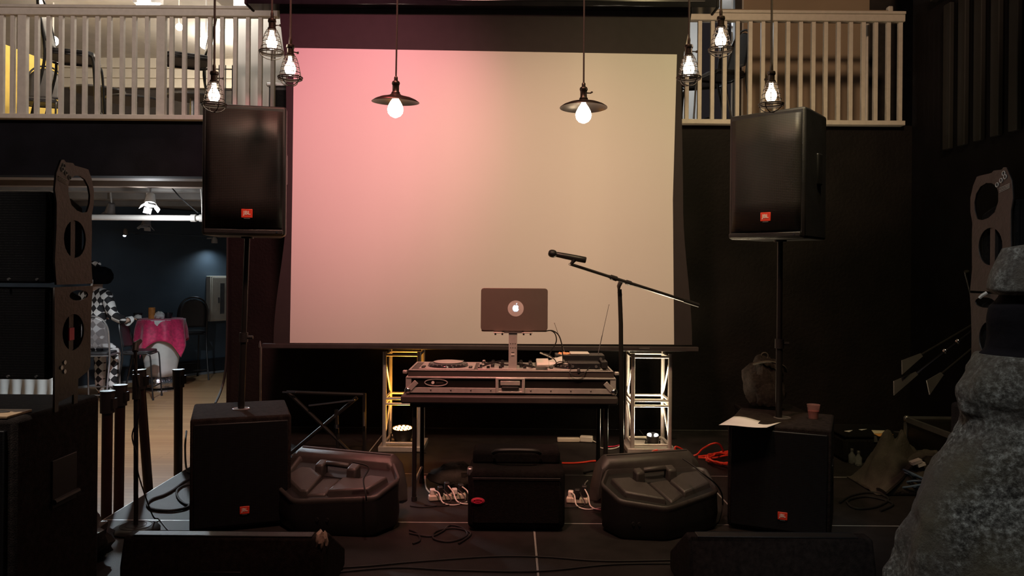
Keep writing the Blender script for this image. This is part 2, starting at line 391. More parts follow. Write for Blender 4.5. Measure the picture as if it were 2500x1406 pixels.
# left upper room
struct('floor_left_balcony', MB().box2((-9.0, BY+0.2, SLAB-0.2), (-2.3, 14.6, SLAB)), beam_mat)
b = MB(); b.box2((-9.5, 14.5, SLAB), (-2.2, 14.7, 4.97)); struct('wall_upstairs_lower', b, dark_wall)
b = MB(); b.box2((-9.5, 14.5, 4.97), (-2.2, 14.7, 5.65)); struct('wall_upstairs_upper', b, cream_wall)
b = MB(); b.box2((-9.5, 14.42, 5.30), (-2.2, 14.5, 5.36)); b.box2((-9.5, 14.44, 5.12), (-2.2, 14.5, 5.15)); b.box2((-9.5, 14.40, 4.93), (-2.2, 14.5, 4.99)); struct('trim_1', b, cream_wall)
struct('ceiling_upstairs', MB().box2((-9.5, BY+0.1, 5.5), (-2.2, 14.7, 5.65)), ceil_mat)
b = MB(); b.box2((-4.1, 9.4, 5.28), (-2.2, 12.2, 5.5)); struct('trim_2', b, ceil_mat)
pl = P(569, 160, 9.2); struct('wall_upstairs_partition', MB().box2((pl.x, 9.2, SLAB), (-2.2, 9.32, 5.5)), pale_wall)
b = MB(); a0, a1 = P(128, 150, 12.0), P(30, 150, 9.0)
b.prism([(a0.x, 12.3), (a1.x-1.6, 9.0), (a1.x-1.75, 9.1), (a0.x-0.1, 12.4)], SLAB, 4.75); struct('wall_upstairs_left', b, yellow_wall)
struct('wall_upstairs_side', MB().box2((-9.2, BY+0.2, SLAB), (-9.0, 14.5, 5.5)), cream_wall)
# right upper room
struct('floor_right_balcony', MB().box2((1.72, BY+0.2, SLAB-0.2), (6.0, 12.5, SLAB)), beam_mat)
xa, xb = P(1812, 160, 9.3).x, P(2122, 160, 9.3).x
struct('wall_upper_right', MB().box2((xa, 9.3, SLAB), (xb, 9.45, 5.6)), tan_wall)
struct('wall_upper_right_end', MB().box2((xb, 9.35, SLAB), (6.0, 9.5, 5.6)), dark_wall)
struct('trim_3', MB().box2((xa-0.12, 9.2, SLAB), (xa-0.015, 9.34, 5.6)), white_rail)
struct('wall_upper_right_far', MB().box2((1.5, 12.3, SLAB), (xa+0.2, 12.45, 5.6)), pale_wall)
struct('ceiling_upper_right', MB().box2((1.5, BY+0.1, 5.6), (6.0, 12.5, 5.7)), ceil_mat)
struct('trim_4', MB().box2((P(1795, 20, 9.0).x, 9.0, SLAB), (P(1812, 20, 9.0).x, 9.08, 5.6)), dark_wall)
# room under the balcony
A, B = Vector((-8.6, 9.7, 0)), Vector((-4.6, 15.2, 0)); dirw = (B-A).normalized(); nrm = Vector((dirw.y, -dirw.x, 0))
b = MB(); b.prism([(A.x, A.y), (B.x, B.y), (B.x-nrm.x*.2, B.y-nrm.y*.2), (A.x-nrm.x*.2, A.y-nrm.y*.2)], FZ, 2.6); struct('wall_blue', b, blue_wall)
q = nrm*0.03
b = MB(); b.prism([(A.x, A.y), (B.x, B.y), (B.x+q.x, B.y+q.y), (A.x+q.x, A.y+q.y)], FZ, FZ+0.24); 
q = nrm*0.045; b.prism([(A.x, A.y), (B.x, B.y), (B.x+q.x, B.y+q.y), (A.x+q.x, A.y+q.y)], FZ+0.24, FZ+0.27); struct('baseboard_blue', b, base_mat)
struct('trim_6', MB().prism([(A.x, A.y), (B.x, B.y), (B.x+q.x, B.y+q.y), (A.x+q.x, A.y+q.y)], FZ, FZ+0.035), mat('pale_bead', (0.25, 0.26, 0.27), 0.4))
struct('wall_under_right', MB().box2((-3.0, BY+.3, FZ), (-2.9, 15.3, 2.6)), blue_wall)
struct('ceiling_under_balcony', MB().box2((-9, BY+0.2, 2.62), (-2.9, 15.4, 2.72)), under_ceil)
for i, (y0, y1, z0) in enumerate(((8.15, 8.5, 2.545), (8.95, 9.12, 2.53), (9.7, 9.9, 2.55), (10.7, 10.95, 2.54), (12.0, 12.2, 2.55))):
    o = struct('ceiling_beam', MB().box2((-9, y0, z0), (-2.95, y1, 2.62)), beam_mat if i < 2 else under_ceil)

# stage decks: three rows of platforms, each deck with its metal rim
def deck(x0, x1, y0, y1, label):
    t = thing('stage_deck', label, 'stage deck', ((x0+x1)/2, (y0+y1)/2, FZ), 0, 'black stage decks')
    g = 0.004
    obj('deck_board', MB().box2((x0+g, y0+g, -0.06), (x1-g, y1-g, 0.0)), deck_mat, t, True)
    m = MB(); r = 0.005
    m.box2((x0+.001, y0+.001, -.08), (x1-.001, y0+r, 0.0006)); m.box2((x0+.001, y1-r, -.08), (x1-.001, y1-.001, 0.0006))
    m.box2((x0+.001, y0+r, -.08), (x0+r, y1-r, 0.0006)); m.box2((x1-r, y0+r, -.08), (x1-.001, y1-r, 0.0006))
    obj('rim', m, rim_mat, t, True, smooth=False)
    for lx in (x0+.06, x1-.06):
        for ly in (y0+.06, y1-.06):
            obj('leg', MB().cyl((lx, ly, FZ), (lx, ly, -.06), .022, 8), metal_black, t, True)
RY = (3.62, 4.93, 6.10, 7.87)
rows = [([-2.58, 0.15, 2.75, 4.0], 'front row'), ([-2.58, 1.5, 4.0], 'middle row'), ([-2.58, -1.24, 1.3, 4.0], 'rear row')]
for r, (xs, nm) in enumerate(rows):
    for k in range(len(xs)-1):
        side = {0: 'left end', len(xs)-2: 'right end'}.get(k, 'middle')
        deck(xs[k], xs[k+1], RY[r], RY[r+1], 'black stage deck with thin metal rim, %s of the %s' % (side, nm))

# louvred panel on the right wall, each slat on its own
t = thing('slatted_panel', 'dark slatted panel high on the black right wall', 'wall panel', (4.0, 6.5, 2.7))
obj('header', MB().box2((3.98, 5.2, 4.20), (4.045, 7.45, 4.28)), slat_mat, t, True, bevel=.006)
for k in range(9):
    y = 7.2 - k*0.24
    obj('slat', MB().box2((4.0, y-.055, 2.75), (4.045, y+.055, 4.1)), slat_mat, t, True, bevel=.008)

# ---------------------------------------------------------------- balcony railings
def railing(name, label, x0, x1, balusters, wides, d=BY-0.03):
    t = thing(name, label, 'railing', ((x0+x1)/2, d, SLAB))
    m = MB(); m.box2((x0, d-.045, 4.135), (x1, d+.045, 4.205)); m.box2((x0, d-.06, 4.205), (x1, d+.06, 4.235))
    obj('top_rail', m, white_rail, t, True, bevel=.006)
    obj('bottom_rail', MB().box2((x0, d-.06, SLAB-.012), (x1, d+.05, SLAB+.035)), white_rail, t, True, bevel=.006)
    for px in balusters:
        x = P(px, 165, d).x; 
        obj('baluster', MB().box2((x-.02, d-.02, SLAB+.03), (x+.02, d+.02, 4.14)), white_rail, t, True, bevel=.003)
    for px in wides:
        x = P(px, 165, d).x
        obj('newel_post', MB().box2((x-.043, d-.03, SLAB+.03), (x+.043, d+.03, 4.14)), white_rail, t, True, bevel=.004)
    return t
railing('balcony_railing', 'cream painted railing of the left balcony above the dark fascia', -8.0, P(681, 40, BY-.03).x,
        [-83, -53, -24, 6, 32, 91, 120, 150, 179, 208, 239, 268, 299, 329, 360, 420, 451, 482, 513, 543, 575, 606, 636, 667], [57, 395])
tr = railing('balcony_railing', 'cream painted railing of the right balcony above the black wall', P(1664, 40, BY-.03).x, P(2206, 40, BY-.03).x,
        [1677, 1708, 1739, 1769, 1800, 1831, 1862, 1892, 1923, 1954, 1985, 2015, 2046, 2076, 2107, 2137, 2168, 2197], [])
h0, h1 = P(1700, 28, 8.15), P(2165, 33, 8.15); h1.z = h0.z
t = thing('grab_rail', 'round tan handrail with white end cap behind the right railing', 'handrail', (h0+h1)/2)
obj('rail_tube', MB().cyl(h0, h1, .028, 12), tan_wall, t, True)
obj('end_cap', MB().box(h1+Vector((.03, 0, .0)), (.05, .07, .13)), white_rail, t, True, bevel=.012)
for fx in (.15, .9):
    m_ = h0.lerp(h1, fx); obj('bracket', MB().cyl(m_, Vector((m_.x, 8.15, SLAB)), .018, 8), white_rail, t, True)

# ---------------------------------------------------------------- projection screen
SY = 6.72
def sx(px, py, d=SY): return P(px, py, d)
c0 = P(615, 12, SY); c1 = P(1741, 25, SY)
t = thing('projection_screen', 'large white projection screen with black border hung over the stage', 'screen', ((c0.x+c1.x)/2, SY, 4.08))
zt = P(1180, 24, SY).z
m = MB()
prof = [(-.09, 0), (-.10, .02), (-.10, .25), (-.06, .30), (.09, .30), (.10, .26), (.10, .02), (.08, 0)]
m.rings([[(x, SY-.02+p[0], zt-.0+p[1]) for p in prof] for x in (c0.x, c1.x)])
m.box2((c0.x+.1, SY-.125, zt+.04), (c1.x-.1, SY-.115, zt+.055))
obj('housing', m, dark_glass, t, True)
for x in (c0.x-.012, c1.x+.012):
    obj('end_cap', MB().box((x, SY-.02, zt+.15), (.024, .22, .32)), plastic, t, True, bevel=.02)
def sheet(L, Rr, tp, bt, y, n=24):
    """fabric whose side edges follow the pulled-in curve of the tensioned cloth"""
    m = MB()
    def interp(tab, v):
        for (a, xa), (b_, xb) in zip(tab, tab[1:]):
            if v <= b_: 
                k = (v-a)/(b_-a); k = k*k*(3-2*k); return xa+(xb-xa)*k
        return tab[-1][1]
    def fn(u, v):
        py = tp + (bt-tp)*v
        xl, xr = interp(L, py), interp(Rr, py)
        a, b_ = P(xl, py, y), P(xr, py, y)
        p = a.lerp(b_, u)
        return p
    m.grid(fn, 9, n); return m
obj('border_cloth', sheet([(0, 682), (210, 699), (500, 700), (838, 668)], [(0, 1691), (190, 1664), (500, 1668), (838, 1690)], 18, 842, SY+.004), screen_black, t, True, solid=.002, smooth=False)
m = MB()
def wf(u, v):
    pl_ = 718 + (714-718)*min(1, v*2) + (708-714)*max(0, v*2-1)
    pr_ = 1653 + (1643-1653)*min(1, v*2) + (1646-1643)*max(0, v*2-1)
    px = pl_ + (pr_-pl_)*u
    py = (117 + (133-117)*u)*(1-v) + (837 + (841-837)*u)*v
    return P(px, py, SY)
m.grid(wf, 17, 17); obj('picture_area', m, screen_mat, t, True, solid=.002, smooth=False)
b0, b1 = P(641, 843, SY), P(1705, 846, SY)
zb = P(1180, 847, SY).z
obj('bottom_bar', MB().box2((b0.x, SY-.022, zb-.024), (b1.x, SY+.022, zb+.016)), bar_mat, t, True, bevel=.006)
e = P(1572, 846, SY); obj('bar_tag', MB().box((e.x, SY-.0245, zb), (.09, .004, .014)), steel, t, True)

# ---------------------------------------------------------------- pendants
def cage_pendant(px, py, label, d=4.45, yaw=0.0):
    """caged bulb; (px, py) is the middle of the bulb"""
    c = P(px, py, d); s = d/F*1.0
    t = thing('cage_pendant', label, 'pendant lamp', c, yaw, 'caged pendants on black cords')
    u = 0.00234
    obj('cord', MB().cyl((0, 0, 55*u), (0, 0, 6.15-c.z), .006, 8), cord_mat, t)
    m = MB(); m.lathe([(.006, 72*u), (.009, 66*u), (.009, 55*u), (.022, 53*u), (.024, 48*u), (.022, 45*u), (.019, 44*u), (.019, 32*u), (.024, 31*u), (.024, 27*u), (.02, 24*u)], 16)
    obj('socket', m, bronze, t)
    obj('switch_key', MB().cyl((.018, 0, 38*u), (.045, 0, 38*u), .0035, 6).box((.047, 0, 38*u), (.005, .014, .012)), bronze, t)
    # wire cage: rings that widen downward, ribs, a flat bottom hoop and a dished base
    m = MB(); prof = [(12, 26), (16, 18), (19, 8), (21.5, -3), (24, -15), (26, -25)]
    for r, z in prof: m.ring((0, 0, z*u), r*u, .0021, 'Z', 20, 5)
    for k in range(6):
        a = 2*PI*k/6 + .3
        m.tube([(r*u*math.cos(a), r*u*math.sin(a), z*u) for r, z in prof], .0021, 5)
    m.ring((0, 0, -26*u), 29*u, .0042, 'Z', 28, 6); m.ring((0, 0, -30*u), 28*u, .0034, 'Z', 28, 6)
    for k in range(2):
        a = PI*k/2 + .35
        m.tube([(29*u*math.cos(q)*math.cos(a), 29*u*math.cos(q)*math.sin(a), (-27-19*abs(math.sin(q)))*u) for q in [PI*j/14 for j in range(15)]], .0028, 5)
    obj('wire_cage', m, cage_metal, t)
    m = MB(); m.lathe([(.011, 25*u), (.013, 16*u), (.02, 8*u), (.029, 1*u), (.0315, -5*u), (.029, -12*u), (.02, -18*u), (.006, -21*u)], 18)
    obj('bulb', m, bulb_warm, t)
cage_pendant(664, 100, 'caged pendant lamp hanging before the left railing, highest of the left three')
cage_pendant(709, 163, 'caged pendant lamp hanging at the left top corner of the screen', yaw=.8)
cage_pendant(523, 228, 'caged pendant lamp hanging over the left pole speaker, lowest of the left three', yaw=.4)
cage_pendant(1760, 94, 'caged pendant lamp hanging before the right railing, highest of the right three', yaw=1.2)
cage_pendant(1682, 163, 'caged pendant lamp hanging at the right top corner of the screen', yaw=.2)
cage_pendant(1883, 228, 'caged pendant lamp hanging over the right pole speaker, lowest of the right three', yaw=2.)
def dish_pendant(px, py, label, tilt, d=4.5, key=True):
    c = P(px, py, d); u = d/F
    M = Matrix.Translation(c) @ Matrix.Rotation(tilt[0], 4, 'X') @ Matrix.Rotation(tilt[1], 4, 'Y')
    t = thing('dish_pendant', label, 'pendant lamp', c, 0, 'flat shade pendants before the screen', M=M)
    obj('cord', MB().cyl((0, 0, 58*u), (0, 0, 6.1-c.z), .005, 8), cord_mat, t)
    m = MB(); m.lathe([(.006, 60*u), (.011, 57*u), (.011, 50*u), (.021, 47*u), (.024, 43*u), (.021, 39*u), (.0195, 38*u), (.0195, 24*u), (.026, 20*u)], 16)
    obj('socket', m, bronze, t)
    if key: obj('switch_key', MB().cyl((.018, 0, 34*u), (.045, 0, 34*u), .0035, 6).box((.047, 0, 36*u), (.012, .014, .006)), bronze, t)
    prof = [(9, 20), (14, 15), (24, 12), (38, 9), (50, 4), (58, -1.5)]
    m = MB(); n = 40
    R = [[(r*u*math.cos(2*PI*i/n), r*u*math.sin(2*PI*i/n), z*u) for i in range(n)] for r, z in prof]
    R += [[(r*u*math.cos(2*PI*i/n), r*u*math.sin(2*PI*i/n), (z-1.2)*u) for i in range(n)] for r, z in prof[::-1]]
    m.rings(R, cap=False); obj('shade', m, bronze, t, angle=60)
    m = MB(); m.lathe([(.012, 18*u), (.014, 8*u), (.03, -2*u), (.042, -12*u), (.046, -20*u), (.042, -29*u), (.028, -36*u), (.008, -40*u)], 20)
    obj('globe_bulb', m, bulb_dish, t)
dish_pendant(966, 247, 'bronze dish pendant lamp hanging before the pink left half of the screen', (.06, .02), key=False)
dish_pendant(1425, 261, 'bronze dish pendant lamp hanging before the tan right half of the screen', (-.02, .0))

# ---------------------------------------------------------------- loudspeakers
def badge(parent, x, y, z, w_, text=True, front=-1, bar=True):
    o = obj('badge', MB().box((x, y, z), (w_, .006, w_*.82)), red_badge, parent, bevel=.002, label='red square maker badge')
    if text:
        lt = letters('JBL', w_*.48); lt.bm.transform(Matrix.Translation((x, y-.0035, z+w_*.04))); obj('lettering', lt, badge_white, o)
    if bar: obj('badge_strip', MB().box((x, y, z-w_*.47), (w_*.55, .004, w_*.07)), steel, o)
def pole_speaker(base, rz, label, W=.53, H=.80, D=.40, tilt=0.0):
    M = Matrix.Translation(base) @ Matrix.Rotation(rz, 4, 'Z') @ Matrix.Rotation(tilt, 4, 'X')
    t = thing('pole_speaker', label, 'loudspeaker', base, rz, 'speakers on poles', M=M)
    w2, b2, f, k = W/2, W*.42, -D*.5, D*.5
    poly = [(-w2, f), (w2, f), (w2, f+.07), (b2, k), (-b2, k), (-w2, f+.07)]
    m = MB(); m.rings([[(x, y, z) for x, y in poly] for z in (0.0, H)])
    obj('cabinet', m, plastic, t, bevel=.016)
    gx = w2-.022
    def gf(u, v):
        x = -gx + 2*gx*u; return (x, f-.004-.03*(1-(2*u-1)**2), .05+(H-.085)*v)
    m = MB(); m.grid(gf, 13, 5); obj('grille', m, perf, t, solid=.003)
    badge(t, 0.02, f-.038, .135, .066)
    obj('lower_sill', MB().box((0, f-.012, .024), (W-.03, .03, .03)), plastic, t, bevel=.006)
    obj('corner_screw', MB().cyl((gx-.03, f-.03, .024), (gx-.03, f-.022, .024), .006, 8), chrome, t)
    for s in (-1, 1):
        x = s*(w2+b2)/2
        obj('side_handle', MB().box((x*1.0, (f+.07+k)/2, H*.55), (.03, .07, .2)), metal_black, t, bevel=.01)
    obj('pole_cup', MB().cyl((0, 0, -.012), (0, 0, 0.02), .04, 14), metal_black, t)
    return t
def subwoofer(base, rz, label, W, H, D, badge_x):
    t = thing('subwoofer', label, 'subwoofer', base, rz, 'subwoofers under the pole speakers')
    obj('cabinet', MB().box2((-W/2, -D/2+.012, 0.015), (W/2, D/2, H)), carpet_brown, t, bevel=.014)
    obj('grille', MB().box2((-W/2+.02, -D/2-.004, .035), (W/2-.02, -D/2+.014, H-.03)), perf_dark, t, bevel=.006)
    badge(t, badge_x, -D/2-.008, .125, .056, text=True)
    for s in (-1, 1):
        obj('side_handle', MB().box((s*(W/2+.001), 0, H*.55), (.012, .2, .1)), metal_black, t, bevel=.004)
        for y in (-D/2+.06, D/2-.06):
            obj('foot', MB().cyl((s*(W/2-.06), y, 0), (s*(W/2-.06), y, .02), .025, 10), rubber, t)
    obj('pole_socket', MB().ring((0, 0.0, H+.002), .05, .005, 'Z', 20, 6).cyl((0, 0, H-.01), (0, 0, H+.006), .045, 16), steel, t)
    obj('corner_plate', MB().box((W/2-.07, -D/2+.006, H-.045), (.05, .014, .014)), steel, t, bevel=.003)
    return t
def pole(a, b_, label):
    t = thing('speaker_pole', label, 'pole', a, 0, 'speaker poles')
    k = a.lerp(b_, .42)
    obj('lower_tube', MB().cyl(a, k, .021, 12), metal_black, t, True); obj('upper_tube', MB().cyl(k, b_, .0175, 12), metal_black, t, True)
    obj('collar', MB().cyl(k-Vector((0, 0, .03)), k+Vector((0, 0, .03)), .028, 12), plastic, t, True)
    obj('lock_knob', MB().cyl(k+Vector((.02, 0, 0)), k+Vector((.06, 0, 0)), .012, 8), plastic, t, True)
# left stack
sl = P(589, 1001, 5.03); sl.z = 0
subwoofer(Vector((sl.x, sl.y, 0)), math.radians(20), 'black carpeted subwoofer on the stage left of centre, under the left pole speaker', .585, .69, .60, .02)
ls = P(604, 578, 5.0)
pole_speaker(Vector((ls.x, ls.y, ls.z)), math.radians(13), 'black loudspeaker with perforated grille on a pole left of the screen', .495, .81, .38)
pole(Vector((sl.x, sl.y, .69)), Vector((ls.x, ls.y, ls.z-.005)), 'black telescopic pole rising from the left subwoofer to the left speaker')
# right stack
sr = Vector((1.745, 5.0, 0))
subwoofer(Vector((sr.x, sr.y, 0)), math.radians(-24), 'black subwoofer on the stage right of centre with paper and cup on top', .60, .665, .58, .03)
rs = P(1905, 586, 5.0)
pole_speaker(Vector((rs.x, rs.y, rs.z)), math.radians(-44), 'black loudspeaker with perforated grille on a pole right of the screen, turned to the left', .50, .795, .42)
rp = P(1911, 1040, 5.0); rp.z = .665
pole(Vector((rs.x, rs.y, .665)), Vector((rs.x, rs.y, rs.z-.005)), 'black telescopic pole rising from the right subwoofer to the right speaker')
# paper and cup on the right sub
m = MB()
pa, pb, pc, pd = P(1755, 1028, 4.72), P(1908, 1028, 4.84), P(1872, 1040, 4.66), P(1792, 1017, 4.97)
def pf(u, v):
    zz = .668 + .012*math.sin(u*5+1)*(.3+.7*v) - .01*max(0, .3-u)
    p = (pa.lerp(pc, u)).lerp(pd.lerp(pb, u), v); return (p.x, p.y, zz+.004)
m.grid(pf, 9, 5); single('paper_sheet', m, paper, 'white sheet of paper lying curled on top of the right subwoofer', 'paper', solid=.0008)
cp = G(1986, 1022, .667)
t = thing('plastic_cup', 'clear plastic cup with a pink drink on the right subwoofer', 'cup', (cp.x, cp.y, .667))
n = 20; pr = [(.030, 0), (.0325, .03), (.040, .088), (.042, .09), (.0385, .088), (.031, .03), (.028, .004)]
m = MB(); m.rings([[(r*math.cos(2*PI*i/n), r*math.sin(2*PI*i/n), z) for i in range(n)] for r, z in pr], cap=True); obj('cup_wall', m, cup_mat, t)
obj('drink', MB().lathe([(.0275, .006), (.0305, .03), (.034, .05)], 16), drink_mat, t)

# ---------------------------------------------------------------- dj table, flight case and everything on it
TZ, TY = .741, 5.30
ta, tb = P(978, 968, TY).x, P(1510, 968, TY).x
t = thing('folding_table', 'dark folding table carrying the flight case in the middle of the stage', 'table', ((ta+tb)/2, TY+.3, 0))
obj('tabletop', MB().box2((ta, TY, TZ-.055), (tb, TY+.62, TZ)), table_mat, t, True, bevel=.012)
obj('apron', MB().box2((ta+.06, TY+.04, TZ-.085), (tb-.06, TY+.58, TZ-.055)), plastic, t, True)
for x in (P(1013, 1100, TY+.1).x, P(1478, 1100, TY+.1).x):
    for y in (TY+.08, TY+.54):
        lg = obj('leg', MB().cyl((x, y, 0.0), (x, y, TZ-.06), .016, 10), metal_black, t, True)
        obj('rubber_foot', MB().cyl((x, y, 0.0), (x, y, .03), .02, 10), rubber, lg, True)
    obj('leg_brace', MB().cyl((x, TY+.08, .12), (x, TY+.54, .12), .011, 8), steel, t, True)

CYF, CD, CZ0 = 5.36, .47, TZ+.012
ca, cb = P(992, 935, CYF).x, P(1503, 935, CYF).x
t = thing('flight_case', 'black flight case with aluminium edges on the folding table', 'flight case', ((ca+cb)/2, CYF+CD/2, TZ))
H0 = .912
obj('case_base', MB().box2((ca+.004, CYF+.004, CZ0), (cb-.004, CYF+CD-.004, H0-.048)), case_panel, t, True)
m = MB(); m.box2((ca, CYF-.004, CZ0), (cb, CYF+.03, CZ0+.036)); m.box2((ca, CYF+CD-.03, CZ0), (cb, CYF+CD+.004, CZ0+.036))
m.box2((ca-.004, CYF, CZ0), (ca+.03, CYF+CD, CZ0+.036)); m.box2((cb-.03, CYF, CZ0), (cb+.004, CYF+CD, CZ0+.036))
m.box2((ca-.003, CYF-.0035, CZ0+.03), (ca+.036, CYF+.03, H0-.052)); m.box2((cb-.036, CYF-.0035, CZ0+.03), (cb+.003, CYF+.03, H0-.052))
obj('edge_extrusion', m, alu, t, True, bevel=.002, smooth=False)
m = MB(); m.box2((ca, CYF-.007, H0-.060), (cb, CYF+CD+.004, H0-.047))
obj('waist_edge', m, alu, t, True, bevel=.003)
obj('lid_band', MB().box2((ca+.012, CYF-.002, H0-.047), (cb-.012, CYF+CD-.01, H0-.006)), lid_band, t, True)
m = MB(); x0, x1 = ca+.016, cb-.016
m.box2((x0, CYF-.006, H0-.007), (x1, CYF+.012, H0)); m.box2((x0, CYF+CD-.02, H0-.007), (x1, CYF+CD-.008, H0))
m.box2((x0, CYF+.012, H0-.007), (x0+.014, CYF+CD-.02, H0)); m.box2((x1-.014, CYF+.012, H0-.007), (x1, CYF+CD-.02, H0))
obj('top_edge', m, alu, t, True, bevel=.002, smooth=False)
for s, x in ((1, ca), (-1, cb)):
    o = obj('ball_corner', MB().ball((x+s*.012, CYF+.008, CZ0+.014), .026), chrome, t, True)
    M = Matrix.Rotation(s*math.radians(48), 3, 'Y')
    obj('corner_arm', MB().box((x+s*.048, CYF-.006, CZ0+.05), (.034, .006, .072), rot=Matrix.Rotation(s*math.radians(42), 3, 'Y')), alu, o, True, bevel=.008)
    obj('ball_corner', MB().ball((x+s*.012, CYF+CD-.008, CZ0+.014), .026), chrome, t, True)
    obj('latch_tab', MB().box((x-s*.012, CYF+.03, H0-.02), (.03, .04, .022)), alu, t, True, bevel=.005)
for k in range(9):
    if k == 4: continue
    x = ca + .17 + k*(cb-ca-.34)/8
    obj('rivet', MB().ball((x, CYF-.004, CZ0+.022), .006, 8, 5), steel, t, True)
hx = P(1246, 940, CYF).x; hz = (CZ0+H0-.05)/2
m = MB(); R = lambda w_, h_: [(hx-w_, hz-h_), (hx+w_, hz-h_), (hx+w_, hz+h_), (hx-w_, hz+h_)]
def frame_ring(w0, h0, w1, h1, y0, y1):
    rr = []
    for (w_, h_, y) in ((w0, h0, y1), (w0, h0, y0), (w1, h1, y0), (w1, h1, y1)):
        rr.append([(x, y, z) for x, z in R(w_, h_)])
    return rr
m.rings(frame_ring(.101, .053, .080, .040, CYF-.011, CYF-.001), cap=False)
o = obj('handle_dish', m, alu, t, True, bevel=.004)
obj('dish_recess', MB().box2((hx-.08, CYF-.002, hz-.04), (hx+.08, CYF+.0025, hz+.04)), plastic, o, True)
obj('spring_handle', MB().box((hx, CYF-.008, hz-.018), (.12, .014, .022)), rubber, o, True, bevel=.005)
obj('handle_plate', MB().box((hx, CYF-.005, hz+.016), (.135, .006, .03)), alu, o, True, bevel=.002)
lx = P(1065, 934, CYF).x; lz = P(1065, 934, CYF).z
o = obj('logo_plate', MB().ring((lx, CYF-.001, lz), .078, .0035, 'Y', 36, 6, sy=.30), alu, t, True)
obj('logo_disc', MB().cyl((lx-.022, CYF-.003, lz), (lx-.022, CYF+.004, lz), .0105, 16), badge_white, o, True)
m = MB()
for k in range(7): m.box((lx+.004+k*.0072, CYF-.001, lz), (.0036, .003, .012))
obj('logo_marks', m, lid_band, o, True)

# media players and mixer sunk in the case
ZT = H0-.004
def player(cx, label):
    t = thing('media_player', label, 'dj player', (cx, CYF+.235, ZT-.02), 0, 'players in the flight case')
    obj('player_body', MB().box((0, 0, .012), (.40, .41, .02)), lid_band, t, bevel=.006)
    obj('faceplate', MB().box((0, -.02, .0245), (.385, .36, .005)), alu, t, bevel=.003)
    o = obj('jog_wheel', MB().lathe([(.145, .026), (.142, .036), (.125, .048), (.108, .052), (.104, .052)], 40, Matrix.Translation((0, -.03, 0))), dark_glass, t)
    obj('jog_top', MB().lathe([(.103, .05), (.105, .057), (.098, .0595), (.03, .060)], 36, Matrix.Translation((0, -.03, 0))), alu, o)
    m = MB()
    for k in range(24):
        a = 2*PI*k/24; m.ball((.132*math.cos(a), -.03+.132*math.sin(a), .042), .008, 6, 4)
    obj('finger_dimple', m, steel, o, kind='stuff')
    for k, (x, y) in enumerate(((-.165, -.15), (-.165, -.10), (.165, -.15), (.165, -.10))):
        obj('button', MB().cyl((x, y, .026), (x, y, .036), .013, 12), dark_glass, t, bevel=.002)
    obj('display_hood', MB().box((0, .16, .034), (.2, .07, .016)), dark_glass, t, bevel=.004)
    return t
player(P(1095, 895, 5.58).x, 'silver media player with a large jog wheel, left end of the flight case')
player(P(1400, 895, 5.58).x, 'media player half buried under receivers, right end of the flight case')
mx_ = P(1238, 895, 5.58).x
t = thing('dj_mixer', 'grey mixer with knobs in the middle of the flight case', 'mixer', (mx_, CYF+.235, ZT-.02))
obj('mixer_body', MB().box((0, 0, .012), (.42, .41, .022)), lid_band, t, bevel=.005)
obj('mixer_face', MB().box((0, 0, .025), (.405, .39, .004)), alu, t, bevel=.002)
random.seed(4)
for r in range(4):
    for c in range(6):
        x, y = -.17+c*.068, .14-r*.075
        kb = obj('knob', MB().lathe([(.013, .026), (.012, .045), (.009, .05), (.003, .05)], 12, Matrix.Translation((x, y, 0))), plastic if (c+r) % 3 else alu, t)
for c in range(4):
    obj('fader', MB().box((-.13+c*.085, -.155, .034), (.022, .012, .02)), plastic, t, bevel=.002)
obj('headphone_jack', MB().cyl((-.18, -.17, .026), (-.18, -.17, .056), .011, 12), chrome, t)
m = MB(); m.tube(smoothpath([(-.19, .0, .03), (-.1, -.08, .06), (0, -.15, .05), (.06, -.13, .055), (.16, -.16, .04), (.19, -.05, .03)]), .005, 6)
obj('patch_lead', m, rubber, t)
m = MB(); m.tube(smoothpath([(-.2, -.16, .03), (-.12, -.17, .06), (-.03, -.10, .07), (.1, -.16, .06), (.2, -.1, .03)]), .005, 6)
obj('patch_lead', m, rubber, t)

# laptop on its stand
LD = 5.42
pa, pb = P(1252, 904, LD), P(1252, 811, LD)
t = thing('laptop_stand', 'pale metal laptop stand rising from the mixer', 'laptop stand', (pa.x, LD, ZT))
obj('post', MB().box2((pa.x-.0295, LD-.006, H0-.004), (pa.x+.0295, LD+.006, pb.z)), alu, t, True, bevel=.003)
m = MB()
for r in range(2):
    for c in range(3): m.cyl((pa.x-.016+c*.016, LD-.0065, P(1252, 839+r*10, LD).z), (pa.x-.016+c*.016, LD+.003, P(1252, 839+r*10, LD).z), .0035, 8)
for yy in (860.5, 868): m.box((pa.x, LD-.006, P(1252, yy, LD).z), (.021, .002, .006))
obj('fixing_hole', m, rubber, t, True)
obj('slide_lock', MB().box((pa.x, LD-.0065, P(1252, 864.5, LD).z), (.024, .003, .016)), white_plastic, t, True)
obj('foot_plate', MB().box((pa.x, LD+.04, H0-.001), (.12, .09, .005)), alu, t, True)
for s in (-1, 1):
    x = pa.x + s*.098
    arm = obj('support_arm', MB().box2((x-.037, LD-.02, pb.z-.007), (x+.037, LD+.27, pb.z+.0)), alu, t, True, bevel=.002)
    for k in (-1, 1): obj('rubber_stop', MB().cyl((x+k*.024, LD-.012, pb.z-.019), (x+k*.024, LD-.012, pb.z-.006), .006, 10), rubber, arm, True)
obj('cross_plate', MB().box2((pa.x-.075, LD-.012, pb.z-.006), (pa.x+.075, LD+.1, pb.z+.0)), steel, t, True)
Lc = P(1255.5, 812, 5.44); lz0 = pb.z + .001
LW, LH = .468, .298
t = thing('laptop', 'open silver laptop seen from behind, glowing logo on its lid', 'laptop', (Lc.x, 5.44, lz0))
